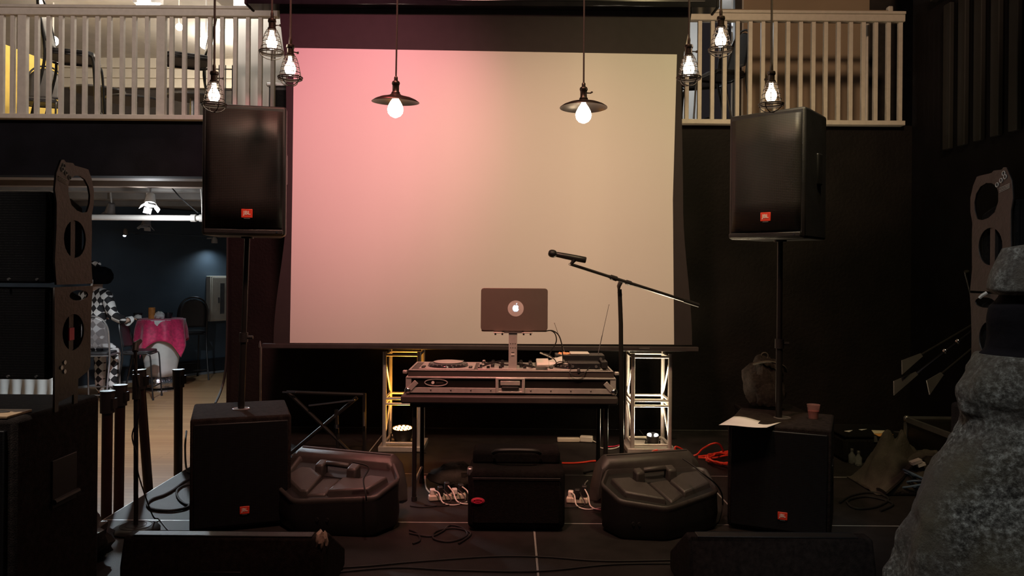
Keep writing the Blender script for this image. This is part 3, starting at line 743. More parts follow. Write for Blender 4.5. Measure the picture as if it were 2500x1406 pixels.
def rrect(w_, h_, r, n=5):
    out = []
    for cx, cy, a0 in ((w_/2-r, h_/2-r, 0), (-w_/2+r, h_/2-r, PI/2), (-w_/2+r, -h_/2+r, PI), (w_/2-r, -h_/2+r, 1.5*PI)):
        for k in range(n+1):
            a = a0 + PI/2*k/n; out.append((cx+r*math.cos(a), cy+r*math.sin(a)))
    return out
obj('keyboard_base', MB().prism([(x, y+.165) for x, y in rrect(LW*.98, .31, .02)], 0.0, .014), laptop_mat, t, bevel=.003)
ML = Matrix.Translation((0, .006, .014)) @ Matrix.Rotation(math.radians(-4), 4, 'X')
lid = obj('lid', MB().prism([(x, y+LH/2-.006) for x, y in rrect(LW, LH, .022)], -.004, .004, ML @ Matrix.Rotation(PI/2, 4, 'X')), laptop_mat, t, bevel=.0022)
zc = LH*.5
MLf = ML @ Matrix.Translation((0, -.0045, zc))
o = obj('round_sticker', MB().cyl((0.01, -.0005, 0), (0.01, .002, 0), .056, 40, MLf), mat('grey_sticker', (.5, .46, .45), .6, 0), lid)
# bitten apple with a leaf
u = .024; ap = []
for k in range(60):
    a = 2*PI*k/60 + PI/2
    r = 1.0*(1 + .06*math.cos(2*(a-PI/2)) - .20*math.exp(-((math.cos(a-PI/2)-1)/.045)**2) - .09*math.exp(-((math.cos(a-PI/2)+1)/.05)**2))
    x, z = r*math.cos(a)*.98, r*math.sin(a)
    d_ = math.hypot(x-1.22, z-.12)
    if d_ < .50:
        nx, nz = (x-1.22)/d_, (z-.12)/d_; x, z = 1.22+nx*.50, .12+nz*.50
    ap.append((.01+x*u, .001+z*u))
m = MB(); m.prism(ap, 0, .0012, MLf @ Matrix.Translation((0, -.0008, 0)) @ Matrix.Rotation(PI/2, 4, 'X'))
lf = [(.01+u*(.08+.42*math.sin(q)*math.cos(q)*1.0 - .0 + .34*q/PI), u*(1.12+.55*q/PI + .14*math.sin(2*q))) for q in [PI*j/8 for j in range(9)]]
leaf = [(.0125, .0255), (.0155, .0275), (.0195, .0335), (.021, .0395), (.0175, .0385), (.0135, .0345), (.012, .030)]
m.prism(leaf, 0, .0012, MLf @ Matrix.Translation((0, -.0008, 0)) @ Matrix.Rotation(PI/2, 4, 'X'))
obj('backlit_logo', m, logo_glow, o, smooth=False)
q0 = P(1336, 809, 5.5)
for k, pts in enumerate(([(1330, 809, 5.5), (1345, 807, 5.52), (1356, 816, 5.54), (1358, 835, 5.56), (1345, 858, 5.57), (1335, 880, 5.58)],
                         [(1330, 809, 5.5), (1348, 807, 5.5), (1364, 818, 5.5), (1372, 842, 5.5), (1374, 868, 5.52), (1376, 896, 5.55)])):
    single('laptop_lead', MB().tube(smoothpath([P(*p) for p in pts]), .0042, 6), rubber, ['black lead looping from the laptop, inner loop', 'black lead looping from the laptop, outer loop'][k], 'cable', 'leads behind the laptop')

# receivers and clutter on the right of the case
def receiver(x0, x1, y0, z, h, dpt, label, antennas):
    t = thing('wireless_receiver', label, 'receiver', ((x0+x1)/2, y0+dpt/2, z), 0, 'receivers on the flight case')
    obj('receiver_body', MB().box2((x0, y0, z), (x1, y0+dpt, z+h)), plastic, t, True, bevel=.004)
    obj('front_panel', MB().box2((x0+.008, y0-.003, z+.006), (x1-.008, y0+.002, z+h-.006)), dark_glass, t, True)
    for x in (x0+.03, x1-.03): obj('dial', MB().cyl((x, y0-.012, z+h/2), (x, y0, z+h/2), .01, 10), steel, t, True)
    for a, b_ in antennas:
        obj('antenna', MB().tube([a, a.lerp(b_, .45), a.lerp(b_, .46), b_], [.0034, .0034, .0022, .0016], 6).ball(b_, .004, 6, 5), steel, t, True)
rz_ = H0 + .001
rx0, rx1 = P(1388, 890, 5.42).x, P(1466, 890, 5.42).x
receiver(rx0, rx1, 5.42, rz_, .045, .17, 'black wireless receiver in front with two thin aerials', [])
rx2, rx3 = P(1357, 885, 5.63).x, P(1476, 885, 5.63).x
receiver(rx2, rx3, 5.61, rz_+.03, .05, .16, 'black wireless receiver behind the front one, aerials spread in a V', [(P(1386, 880, 5.72), P(1354, 789, 5.72)), (P(1457, 880, 5.72), P(1487, 744, 5.72))])
single('equipment_box', MB().box2((P(1466, 890, 5.5).x+.004, 5.47, rz_), (P(1483, 890, 5.5).x, 5.65, rz_+.05)), plastic, 'small black box at the right end of the flight case', 'box', bevel=.004)
m = MB(); M = Matrix.Translation((P(1325, 887, 5.5).x, 5.5, rz_+.024)) @ Matrix.Rotation(.35, 4, 'X') @ Matrix.Rotation(.05, 4, 'Z')
m.box((0, 0, .014), (.088, .10, .022), M); single('card_box', m, white_plastic, 'small white box with grey face beside the laptop post', 'box', bevel=.006)
m = MB(); M = Matrix.Translation((P(1352, 885, 5.58).x, 5.56, rz_+.03)) @ Matrix.Rotation(-.25, 4, 'Y') @ Matrix.Rotation(.2, 4, 'X')
m.grid(lambda u, v: M @ Vector(((u-.5)*.15, (v-.5)*.14, .012+.014*math.sin(u*5)*math.sin(v*4))), 8, 7)
single('crumpled_paper', m, paper, 'crumpled white paper between white box and receivers', 'paper', solid=.001)
def lump(c, s, seed, amp=.3, nu=20, nv=12):
    m = MB(); c = Vector(c)
    R = []
    for j in range(1, nv):
        row = []
        for i in range(nu):
            th, ph = 2*PI*i/nu, PI*j/nv
            dv = Vector((math.sin(ph)*math.cos(th), math.sin(ph)*math.sin(th), -math.cos(ph)))
            k = 1 + amp*noise.noise(dv*2.3 + Vector((seed, 0, 0))) + amp*.4*noise.noise(dv*6 + Vector((0, seed, 0)))
            p = Vector((dv.x*s[0], dv.y*s[1], dv.z*s[2]))*k
            p.z = max(p.z, -s[2]*.8); row.append(c+p)
        R.append(row)
    m.rings(R); return m
single('tissue', lump(P(1378, 876, 5.68), (.06, .05, .045), 3, .5), orange_cloth, 'crumpled orange tissue lying on the receivers', 'tissue')
pp0, pp1 = P(1392, 884, 5.66), P(1438, 882, 5.66)
single('white_tray', MB().box2((pp0.x, 5.62, rz_+.082), (pp1.x, 5.74, rz_+.094)), white_plastic, 'flat white tray on top of the black receivers', 'tray', bevel=.004)
a, b_ = P(1319, 861, 5.55), P(1357, 877, 5.6)
single('pen', MB().tube([a, b_], .0055, 8).tube([b_, P(1362, 882, 5.62)], [.0055, .002], 8), white_plastic, 'white stick leaning up over the flight case', 'stick')
for k, pts in enumerate(([(1352, 892, 5.5), (1363, 884, 5.48), (1375, 883, 5.45), (1395, 890, 5.41), (1392, 910, 5.345), (1410, 920, 5.34), (1428, 910, 5.345), (1440, 896, 5.40)],
                         [(1376, 866, 5.62), (1371, 880, 5.6), (1378, 888, 5.58)], [(1362, 898, 5.5), (1356, 880, 5.5), (1340, 866, 5.52), (1326, 862, 5.54)])):
    single('loose_lead', MB().tube(smoothpath([P(*p) for p in pts]), .0034, 6), rubber, ['thin black lead hanging in a loop over the front of the flight case', 'thin black lead over the orange tissue', 'thin black lead rising beside the white stick'][k], 'cable')
single('screw_cap', MB().ball(P(1413, 904, 5.352), .012, 10, 6, s=(1, .5, 1.4)), steel, 'small silver plug at the front lip of the flight case', 'plug')

# ---------------------------------------------------------------- boom stand and microphone
MD = 5.98
t = thing('microphone_stand', 'black boom microphone stand to the right of the table', 'microphone stand', (P(1520, 1000, MD).x, MD, 0))
top = P(1513, 706, MD); bx = t.location.x
obj('pole', MB().tube([(bx, MD, .05), P(1516, 790, MD), top], [.0175, .0175, .0165], 10), metal_black, t, True)
for k in range(3):
    a = 2*PI*k/3 + .5
    lg = obj('leg', MB().cyl((bx, MD, .12), (bx+.32*math.cos(a), MD+.28*math.sin(a), .012), .008, 8), metal_black, t, True)
    obj('rubber_foot', MB().ball((bx+.32*math.cos(a), MD+.28*math.sin(a), .013), .013, 8, 6), rubber, lg, True)
obj('leg_hub', MB().cyl((bx, MD, .09), (bx, MD, .16), .022, 10), plastic, t, True)
obj('height_clutch', MB().cyl(P(1514, 722, MD), P(1513, 712, MD), .017, 10), plastic, t, True)
cl = P(1513, 692, MD)
m = MB(); m.tube([P(1511, 706, MD), P(1511, 699, MD), P(1515, 690, MD), P(1517, 684, MD)], [.018, .028, .032, .024], 10, flat=.55)
obj('boom_clutch', m, plastic, t, True)
ba, bb = P(1394, 645, MD-.22), P(1706, 745, MD+.12)
obj('boom_arm', MB().tube([ba, ba.lerp(bb, .28), ba.lerp(bb, .285), bb], [.0115, .0115, .013, .013], 8), metal_black, t, True)
obj('boom_collar', MB().cyl(ba.lerp(bb, .30), ba.lerp(bb, .345), .019, 10).cyl(ba.lerp(bb, .42), ba.lerp(bb, .455), .018, 10), plastic, t, True)
obj('counterweight', MB().cyl(ba.lerp(bb, .88), bb, .0165, 10), rubber, t, True)
mm = P(1400, 637, MD-.22)
o = obj('mic_clip', MB().tube([P(1394, 645, MD-.22), P(1398, 640, MD-.22), P(1402, 634, MD-.22)], [.012, .016, .024], 10, flat=.8), rubber, t, True)
obj('clip_ring', MB().ring(P(1392, 645, MD-.22), .008, .0022, 'Y', 14, 6), steel, o, True)
a, b_ = P(1339, 617, MD-.22), P(1431, 635, MD-.22); ax = (b_-a).normalized(); L_ = (b_-a).length
t = thing('microphone', 'black handheld microphone clipped on the boom, pointing left', 'microphone', (a+b_)/2)
def along(prof): return MB().tube([a+ax*(L_*k) for k, r in prof], [r for k, r in prof], 16)
obj('body', along([(.21, .017), (.23, .020), (.5, .0225), (.75, .0235), (.98, .0235), (1.0, .020)]), metal_black, t, True)
obj('grille_head', along([(0, .010), (.02, .021), (.06, .0275), (.12, .0295), (.17, .027), (.2, .022)]), perf_dark, t, True, angle=80)
obj('collar_ring', along([(.195, .0225), (.215, .0215)]), chrome, t, True)

# ---------------------------------------------------------------- truss totems and uplights
def truss(xa, xb, label, flip):
    yf, yb = 6.86, 7.18
    t = thing('truss_totem', label, 'truss', ((xa+xb)/2, (yf+yb)/2, 0), 0, 'truss totems under the screen')
    obj('base_plate', MB().box2((xa-.03, yf-.04, 0), (xb+.03, yb+.02, .045)), alu, t, True, bevel=.004)
    r = .0185
    for x in (xa+r, xb-r):
        for y in (yf, yb): obj('chord', MB().cyl((x, y, .045), (x, y, .875), r, 12), alu, t, True)
    for z in (.07, .415, .462, .845):
        for y in (yf, yb): obj('rung', MB().cyl((xa+r, y, z), (xb-r, y, z), .0115, 10), alu, t, True)
        for x in (xa+r, xb-r): obj('rung', MB().cyl((x, yf, z), (x, yb, z), .0115, 10), alu, t, True)
    for x in (xa+r, xb-r):
        obj('brace', MB().cyl((x, yf, .10), (x, yb, .40), .009, 8), alu, t, True); obj('brace', MB().cyl((x, yb, .48), (x, yf, .83), .009, 8), alu, t, True)
truss(P(934, 980, 6.86).x, P(1028, 980, 6.86).x, 'aluminium box truss totem lit amber from inside, left of the table', 1)
truss(P(1540, 980, 6.86).x, P(1641, 980, 6.86).x, 'aluminium box truss totem lit white from inside, right of the table', -1)
def uplight(c, tilt, label, emis, col, power, r, n_led, yaw=0):
    M = Matrix.Translation(c) @ Matrix.Rotation(yaw, 4, 'Z') @ Matrix.Rotation(tilt, 4, 'X')
    t = thing('uplight', label, 'stage light', c, M=M, group='uplights inside the trusses')
    obj('can', MB().lathe([(r*.5, -.13), (r*.75, -.12), (r*.95, -.06), (r*1.05, -.01), (r*1.05, .004), (r*.95, .004), (r*.95, -.008)], 24), metal_black, t)
    obj('lens', MB().lathe([(r*.94, -.01), (r*.94, -.004), (.01, -.003)], 24), dark_glass, t)
    m = MB()
    if n_led > 4:
        for q, kk in ((.78, 12), (.42, 7), (0, 1)):
            for k in range(kk):
                a = 2*PI*k/kk; m.lathe([(r*.13, -.004), (r*.11, .003), (.002, .004)], 10, Matrix.Translation((q*r*math.cos(a), q*r*math.sin(a), 0)))
    else:
        for sx_ in (-.5, .5): m.lathe([(r*.34, -.004), (r*.3, .01), (.004, .014)], 16, Matrix.Translation((sx_*r*1.1, 0, 0)))
    obj('led_cluster', m, emis, t)
    Mi = M.inverted()
    zb_ = .048
    for s in (-1, 1):
        p0 = Mi @ Vector((c[0]+s*r*1.15, c[1], zb_)); p1 = Vector((s*r*1.1, 0, -.05))
        obj('yoke_arm', MB().tube([p0, p1], .007, 6), metal_black, t)
    obj('yoke_foot', MB().box2(Vector((-r*1.2, -.05, 0)), Vector((r*1.2, .05, .006)), Mi @ Matrix.Translation((c[0], c[1], .046))), metal_black, t)
    l = lamp('uplight_beam', 'SPOT', Vector(c) + (M.to_3x3() @ Vector((0, 0, .03))), power, col, Vector(c) + M.to_3x3() @ Vector((0, 0, 1)), .05, 150, .8)
c = P(983, 1045, 7.0)
uplight(c, math.radians(6), 'round LED uplight glowing amber inside the left truss', glow('amber_led', (1.0, .42, .12), 16), (1.0, .40, .05), 40, .092, 20)
c = P(1594, 1062, 7.0)
uplight(c, math.radians(12), 'small LED uplight with two white lamps inside the right truss', glow('white_led', (1.0, .93, .85), 22), (1.0, .80, .52), 110, .055, 2, yaw=-.3)

# ---------------------------------------------------------------- moulded floor monitors
def floor_monitor(c, rz, label, rim, pads, channel, blocks, strip):
    """moulded cabinet lying on its side: outlines of its sloping back are laid out on the tilted back plane"""
    t = thing('floor_monitor', label, 'floor monitor', c, rz, 'moulded floor monitors lying on the stage')
    Z0, SL = .262, .30
    Mi = WM[t.name].inverted(); C = Vector((0, 0, CZ)); yh = Vector((-math.sin(rz), math.cos(rz), 0))
    def on_plane(px, py, dz=0.0):
        d = P(px, py, 1.0) - C; o = C - Vector(c)
        k = (Z0 + dz + SL*o.dot(yh) - o.z) / (d.z - SL*d.dot(yh))
        q = Mi @ (C + d*k); return (q.x, q.y)
    hexo = [on_plane(x, y, .02) for x, y in rim]; n = len(hexo)
    cx, cy = sum(p[0] for p in hexo)/n, sum(p[1] for p in hexo)/n
    def ring(sc, dz, flat=None):
        out = []
        for k in range(n):
            p = Vector(hexo[k]); a = p.lerp(Vector(hexo[k-1]), .13); b_ = p.lerp(Vector(hexo[(k+1) % n]), .13)
            for q in (a, a.lerp(p, .45).lerp(b_.lerp(p, .45), .25), a.lerp(p, .45).lerp(b_.lerp(p, .45), .75), b_):
                x, y = cx+(q.x-cx)*sc, cy+(q.y-cy)*sc
                out.append((x, y, flat if flat is not None else Z0 + SL*y + dz))
        return out
    m = MB(); m.rings([ring(.90, 0, 0.0), ring(.97, 0, .03), ring(1.0, 0, .10), ring(.99, -.03), ring(.985, 0.0)])
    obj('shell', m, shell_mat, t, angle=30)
    m = MB(); m.rings([ring(.985, -.004), ring(1.0, .010), ring(.995, .024), ring(.955, .028), ring(.935, .014), ring(.92, -.006)], cap=False)
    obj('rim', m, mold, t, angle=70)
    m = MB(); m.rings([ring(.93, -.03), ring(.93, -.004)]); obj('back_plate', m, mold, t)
    MT = lambda x, y, z: (x, y, Z0 + SL*y + z)
    def pad(pxs, h, name, bev=.010, lo=-.01, m_=mold):
        poly = [on_plane(x, y, h) for x, y in pxs]; k = len(poly)
        ax, ay = sum(p[0] for p in poly)/k, sum(p[1] for p in poly)/k
        m = MB(); m.rings([[MT(ax+(x-ax)*1.06, ay+(y-ay)*1.06, lo) for x, y in poly], [MT(x, y, h) for x, y in poly]])
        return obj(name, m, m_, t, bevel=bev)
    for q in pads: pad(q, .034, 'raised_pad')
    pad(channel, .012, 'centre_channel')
    ce = []
    for q in blocks:
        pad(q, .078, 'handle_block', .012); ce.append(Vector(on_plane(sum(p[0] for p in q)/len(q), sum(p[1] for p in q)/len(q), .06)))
    a, b_ = ce; d = (b_-a)
    g0, g1 = a + d*.18, b_ - d*.18
    off = Vector((0, -.02))
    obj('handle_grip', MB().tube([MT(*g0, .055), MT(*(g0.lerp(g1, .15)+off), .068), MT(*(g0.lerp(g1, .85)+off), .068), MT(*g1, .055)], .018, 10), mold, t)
    q = [a+Vector((0, -.05)), b_+Vector((0, -.05)), b_+Vector((0, .04)), a+Vector((0, .04))]
    m = MB(); m.rings([[MT(p.x, p.y, -.012) for p in q], [MT(p.x, p.y, .004) for p in q]]); obj('handle_pocket', m, rubber, t)
    # grille frame along the rear edge, set at its real height
    x0, x1 = [ (Mi @ P(px, py, dd)).x for px, py, dd in strip ]
    m = MB(); m.rings([[(x, y, max(.03, (z-.2)*k+.2-(1-k)*.10)) for y, z in ((.20, .15), (.20, .355), (.235, .39), (.285, .40), (.33, .375), (.34, .06))] for x, k in ((x0-.05, .3), (x0-.015, .85), (x0+.03, 1), (x1-.03, 1), (x1+.015, .85), (x1+.05, .3))])
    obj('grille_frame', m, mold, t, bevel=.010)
    obj('frame_seam', MB().box(((x0+x1)/2, .262, .3965), (x1-x0-.08, .006, .006)), rubber, t)
    f0, f1 = Vector(hexo[1]), Vector(hexo[2])
    for k in (.3, .42):
        p = cx+((f0.lerp(f1, k)).x-cx)*1.0, cy+((f0.lerp(f1, k)).y-cy)*1.0
        obj('jack', MB().cyl((p[0], p[1]-.004, .10), (p[0], p[1]+.01, .10), .012, 12), rubber, t)
    return t
floor_monitor((-1.05, 4.86, 0), math.radians(-19), 'grey moulded floor monitor lying left of the table, red light on its rear edge',
    [(672, 1186), (714, 1224), (918, 1216), (978, 1170), (962, 1128), (735, 1106)],
    [[(697, 1160), (733, 1196), (752, 1197), (786, 1158), (760, 1140), (735, 1138)], [(800, 1196), (897, 1192), (946, 1163), (905, 1158), (880, 1166), (838, 1163)]],
    [(748, 1207), (794, 1206), (830, 1168), (790, 1166)],
    [[(768, 1134), (788, 1136), (802, 1121), (783, 1119)], [(845, 1144), (868, 1146), (882, 1131), (860, 1128)]],
    [(722, 1097, 5.25), (962, 1123, 5.0)])
floor_monitor((.945, 4.90, 0), math.radians(17), 'grey moulded floor monitor lying right of the table, olive light on its pads',
    [(1466, 1182), (1512, 1224), (1632, 1243), (1757, 1199), (1722, 1140), (1480, 1146)],
    [[(1492, 1166), (1527, 1200), (1626, 1217), (1580, 1176), (1555, 1174), (1540, 1163)], [(1636, 1171), (1672, 1200), (1733, 1176), (1702, 1148), (1664, 1153)]],
    [(1586, 1177), (1640, 1224), (1668, 1206), (1630, 1170)],
    [[(1556, 1156), (1576, 1152), (1564, 1139), (1544, 1142)], [(1634, 1148), (1654, 1146), (1642, 1132), (1620, 1134)]],
    [(1478, 1130, 5.0), (1702, 1110, 5.2)])
for k, pts in enumerate(([(862, 1128, .45), (900, 1140, .42), (888, 1170, .36), (893, 1205, .30), (895, 1222, .26)], [(1668, 1120, .45), (1690, 1135, .44), (1722, 1160, .40), (1755, 1190, .3), (1765, 1225, .1), (1756, 1270, .01), (1740, 1285, .008)])):
    single('monitor_lead', MB().tube(smoothpath([G(x, y, z) for x, y, z in pts]), .005, 6), rubber, ['black lead lying over the pads of the left floor monitor', 'black lead running off the right floor monitor to the deck'][k], 'cable')

# ---------------------------------------------------------------- rolling gear bag under the table
bx0, bx1 = P(1142, 1230, 4.76).x, P(1380, 1230, 4.76).x
t = thing('gear_bag', 'soft black rolling gear bag with red oval badge before the table', 'gear bag', ((bx0+bx1)/2, 4.95, 0))
obj('bag_body', MB().box2((bx0, 4.76, .012), (bx1, 5.12, .375)), carpet, t, True, bevel=.035, seg=3)
obj('upper_compartment', MB().box2((bx0+.02, 4.93, .36), (bx1-.02, 5.14, .462)), carpet, t, True, bevel=.03, seg=3)
m = MB(); m.box2((bx0+.03, 4.752, .05), (bx1-.03, 4.77, .32)); obj('front_pocket', m, carpet, t, True, bevel=.012)
obj('zip', MB().tube([(bx0+.03, 4.749, .33), (bx1-.03, 4.749, .33)], .004, 6), rubber, t, True)
m = MB(); m.tube(smoothpath([(bx0+.15, 4.9, .45), (bx0+.2, 4.86, .475), (bx1-.2, 4.86, .475), (bx1-.15, 4.9, .45)]), .013, 8); obj('carry_handle', m, rubber, t, True)
e = P(1167, 1223, 4.75)
o = obj('oval_badge', MB().lathe([(.042, -.002), (.042, .003), (.036, .005)], 28, Matrix.Translation((e.x, 4.752, e.z)) @ Matrix.Scale(.5, 4, (0, 0, 1)) @ Matrix.Rotation(PI/2, 4, 'X')), mat('pink_red_rubber', (.62, .05, .09), .5), t, True)
obj('badge_line', MB().ring((e.x, 4.7455, e.z), .029, .0022, 'Y', 24, 5, sy=.42).box((e.x, 4.7455, e.z), (.036, .003, .006)), tag_pink, o, True)
obj('corner_tab', MB().box((bx0+.012, 4.80, .36), (.035, .06, .05)), steel, t, True, bevel=.01)
for s in (bx0+.06, bx1-.06): obj('wheel', MB().cyl((s-.02, 5.12, .035), (s+.02, 5.12, .035), .034, 14), rubber, t, True)
single('gig_bag', lump((-.40, 5.70, .09), (.18, .13, .10), 11, .25, 24, 12), khaki, 'limp dark bag lying behind the gear bag under the table', 'bag')

# ---------------------------------------------------------------- foreground wedges
def wedge(x0, x1, zt_, label, worn):
    t = thing('wedge_monitor', label, 'stage monitor', ((x0+x1)/2, 3.95, 0), 0, 'wedges along the stage front')
    prof = [(3.72, 0), (3.72, zt_*.55), (3.76, zt_), (3.84, zt_), (4.2, .1), (4.2, 0)]
    m = MB(); m.rings([[(x, y, z) for y, z in prof] for x in (x0-.015, x0+.0, x1-.0, x1+.02)]); obj('cabinet', m, carpet_brown, t, True, bevel=.02, seg=3)
    m = MB(); n = (Vector((0, 4.2, .1))-Vector((0, 3.84, zt_))); nn = Vector((0, -n.z, n.y)).normalized()
    a, b_ = Vector((0, 3.86, zt_-.015)), Vector((0, 4.17, .11))
    m.rings([[Vector((x, 0, 0))+p for p in (a-nn*.003, b_-nn*.003, b_+nn*.012, a+nn*.012)] for x in (x0+.04, x1-.04)]); obj('grille', m, perf_dark, t, True)
    obj('top_strip', MB().box2((x0+.03, 3.765, zt_-.004), (x1-.05, 3.83, zt_+.006)), plastic, t, True, bevel=.004)
    obj('handle_recess', MB().box2(((x0+x1)/2-.1, 3.714, .06), ((x0+x1)/2+.1, 3.724, .15)), rubber, t, True, bevel=.004)
    if worn:
        m = lump((x1-.005, 3.775, zt_-.02), (.032, .035, .045), 5, .5, 14, 8); obj('worn_corner', m, mat('bare_particle_board', (.48, .34, .27), .9, var=.4, scale=60), t, True, label='worn pale corner')
    return t
wedge(P(306, 1340, 3.75).x, P(785, 1340, 3.75).x, P(520, 1311, 3.76).z, 'black carpeted wedge monitor at the lower left with a worn corner', True)
wedge(P(1690, 1340, 3.75).x, P(2125, 1340, 3.75).x, P(1900, 1314, 3.76).z, 'black carpeted wedge monitor at the lower right before the right subwoofer', False)

# ---------------------------------------------------------------- foreground PA: big cabinets and stacked line array boxes
def plate_mesh(outer, holes, th):
    cu = bpy.data.curves.new('pl', 'CURVE'); cu.dimensions = '2D'; cu.fill_mode = 'BOTH'; cu.extrude = th/2
    for pts in [outer]+holes:
        s_ = cu.splines.new('POLY'); s_.points.add(len(pts)-1)
        for p, q in zip(s_.points, pts): p.co = (q[0], q[1], 0, 1)
        s_.use_cyclic_u = True
    o = bpy.data.objects.new('pl', cu); COL.objects.link(o)
    dg = bpy.context.evaluated_depsgraph_get(); me = bpy.data.meshes.new_from_object(o.evaluated_get(dg))
    mb = MB(); mb.bm.from_mesh(me); bmesh.ops.remove_doubles(mb.bm, verts=mb.bm.verts, dist=1e-5)
    bpy.data.objects.remove(o); bpy.data.curves.remove(cu); bpy.data.meshes.remove(me); return mb
def ell(cx, cy, rx, ry, n=24, a0=0, a1=2*PI): return [(cx+rx*math.cos(a0+(a1-a0)*k/n), cy+ry*math.sin(a0+(a1-a0)*k/n)) for k in range(n)]
def pa_stack(s, X0, words_):
    """s = -1 left, +1 right; X0 = inner side of the boxes, where the steel side plates are bolted"""
    side = words_
    yn = 3.05
    zs = lambda y: CZ - (y-703.0+HY-660+43+8.6)*3.15/F
    sub_in = X0 - s*.0 + (-.09 if s < 0 else .05)
    xo = X0 + s*.86
    t = thing('bass_cabinet', 'large black bass cabinet at the %s edge of the picture, in front of the stage' % side, 'subwoofer', (X0+s*.5, 3.26, FZ), 0, 'bass cabinets in the foreground')
    zt_ = 1.016
    obj('cabinet', MB().box2((sub_in, 2.965, FZ+.03), (xo+s*.1, 3.575, zt_)), carpet_brown, t, True, bevel=.018)
    obj('grille', MB().box2((sub_in+s*.03, 2.945, FZ+.07), (xo+s*.07, 2.968, zt_-.04)), perf_dark, t, True, bevel=.004)
    hx_ = sub_in - s*.0
    o = obj('side_handle', MB().box2((hx_-.006, 3.2, .60), (hx_+.006, 3.38, .80)), rubber, t, True, bevel=.003)
    obj('grip_bar', MB().cyl((hx_-s*.012, 3.2, .63), (hx_-s*.012, 3.38, .63), .012, 8), rubber, o, True)
    for y in (3.03, 3.5):
        for x in (sub_in+s*.08, xo): obj('foot', MB().cyl((x, y, FZ), (x, y, FZ+.04), .03, 10), rubber, t, True)
    for k in (0, 1):
        z0, z1 = (1.530, 1.9) if k == 0 else (1.152, 1.524)
        t = thing('line_array_box', '%s black line array box of the stack at the %s edge' % (('upper', 'lower')[k], side), 'loudspeaker', (X0+s*.4, 3.25, z0), 0, 'line array boxes on the bass cabinets')
        xi = X0+s*.012
        sec = [(3.05, z0+.004), (3.05, z1-.004), (3.20, z1-.02), (3.28, z1-.05), (3.28, z0+.05), (3.20, z0+.02)]
        m = MB(); m.rings([[(x, y, z) for y, z in sec] for x in (xi, X0+s*.86)]); obj('cabinet', m, carpet, t, True, bevel=.008)
        m = MB()
        for i in range(12):
            pass
        m.rings([[(x, y, z) for x, y in ((X0+s*.02, 3.045), (X0+s*.22, 3.055), (X0+s*.30, 3.075), (X0+s*.36, 3.075), (X0+s*.44, 3.055), (X0+s*.84, 3.045), (X0+s*.84, 3.03), (X0+s*.46, 3.04), (X0+s*.37, 3.058), (X0+s*.29, 3.058), (X0+s*.2, 3.04), (X0+s*.02, 3.03))] for z in (z0+.012, z1-.012)])
        obj('grille', m, perf_dark, t, True, angle=20)
        for sx_ in (.05, .16, .4): obj('screw', MB().cyl((X0+s*sx_, 3.024, z0+.02), (X0+s*sx_, 3.034, z0+.02), .005, 8), steel, t, True)
        # steel side plate in the depth-height plane; lengths from the photograph's proportions
        def sp(px, y): return ((px-130)/85*.27, zs(y))
        if k == 0:
            outer = [sp(132, 694), sp(128, 640), sp(131, 560), sp(131, 500), sp(127, 470), sp(130, 430), sp(140, 396), sp(146, 394), sp(150, 399), sp(166, 397), sp(170, 402), sp(196, 403), sp(202, 404), sp(210, 425), sp(216, 455), sp(216, 490), sp(211, 520), sp(212, 560), sp(211, 640), sp(215, 694)]
            big = [sp(x, y) for x, y in ((156, 452), (160, 437), (170, 427), (182, 424), (194, 431), (203, 447), (207, 468), (206, 490), (200, 512), (190, 516), (176, 512), (163, 500), (156, 475))]
            ov = ell(*sp(172, 583), .080, .077)
            holes = [big, ov]
            bar = sp(170, 583)
        else:
            outer = [sp(130, 1003), sp(130, 945), sp(128, 740), sp(128, 699), sp(216, 699), sp(213, 740), sp(211, 800), sp(211, 905), sp(203, 918), sp(182, 930), sp(180, 992), sp(172, 992), sp(172, 975), sp(136, 985), sp(136, 1003)]
            outer = [sp(130, 996), sp(130, 945), sp(128, 740), sp(128, 700), sp(216, 700), sp(213, 740), sp(211, 800), sp(211, 905), sp(203, 918), sp(182, 930), sp(181, 990), sp(172, 990), sp(172, 966), sp(138, 974), sp(138, 996)]
            holes = [ell(*sp(170, 812), .078, .074), ell(*sp(182, 722), .07, .022, 14)]
            bar = sp(168, 812)
        mb = plate_mesh(outer, holes, .008)
        M = Matrix(((0, 0, 1, X0-s*.006), (1, 0, 0, yn), (0, 1, 0, 0), (0, 0, 0, 1)))
        mb.bm.transform(M)
        pl_ = obj('side_plate', mb, gray_plate, t, True, smooth=False)
        obj('plate_bar', MB().box2((X0-s*.004, yn+bar[0]-.016, bar[1]-.085), (X0+s*.01, yn+bar[0]+.016, bar[1]+.085)), gray_plate, pl_, True)
        if k == 0:
            # stencilled dots and strokes at the top of the plate
            m = MB()
            for (px, y) in ((145, 409), (142, 418), (150, 425), (158, 434)):
                q = sp(px, y); m.ring((X0-s*.0115, yn+q[0], q[1]), .0085, .0022, 'X', 14, 5)
            for j in range(4):
                q0_, q1_ = sp(133, 436+j*3.2), sp(153, 443+j*3.4)
                m.tube([(X0-s*.0115, yn+q0_[0], q0_[1]), (X0-s*.0115, yn+q1_[0], q1_[1])], .0012, 5)
            obj('stencil_mark', m, white_mark, pl_, True)
        else:
            q = sp(166, 816)
            if s < 0: obj('pink_tape', MB().box((X0-s*.008, yn+q[0], q[1]), (.006, .035, .05)), tag_pink, pl_, True, label='pink tape tag')
            for (px, y) in ((150, 882), (143, 893), (150, 904)):
                q = sp(px, y); obj('bolt', MB().cyl((X0-s*.004, yn+q[0], q[1]), (X0-s*.014, yn+q[0], q[1]), .009, 10), steel, pl_, True)
        m = MB()
    return
pa_stack(-1, P(130, 700, 3.05).x, 'left')
pa_stack(1, P(2474, 700, 3.05).x, 'right')
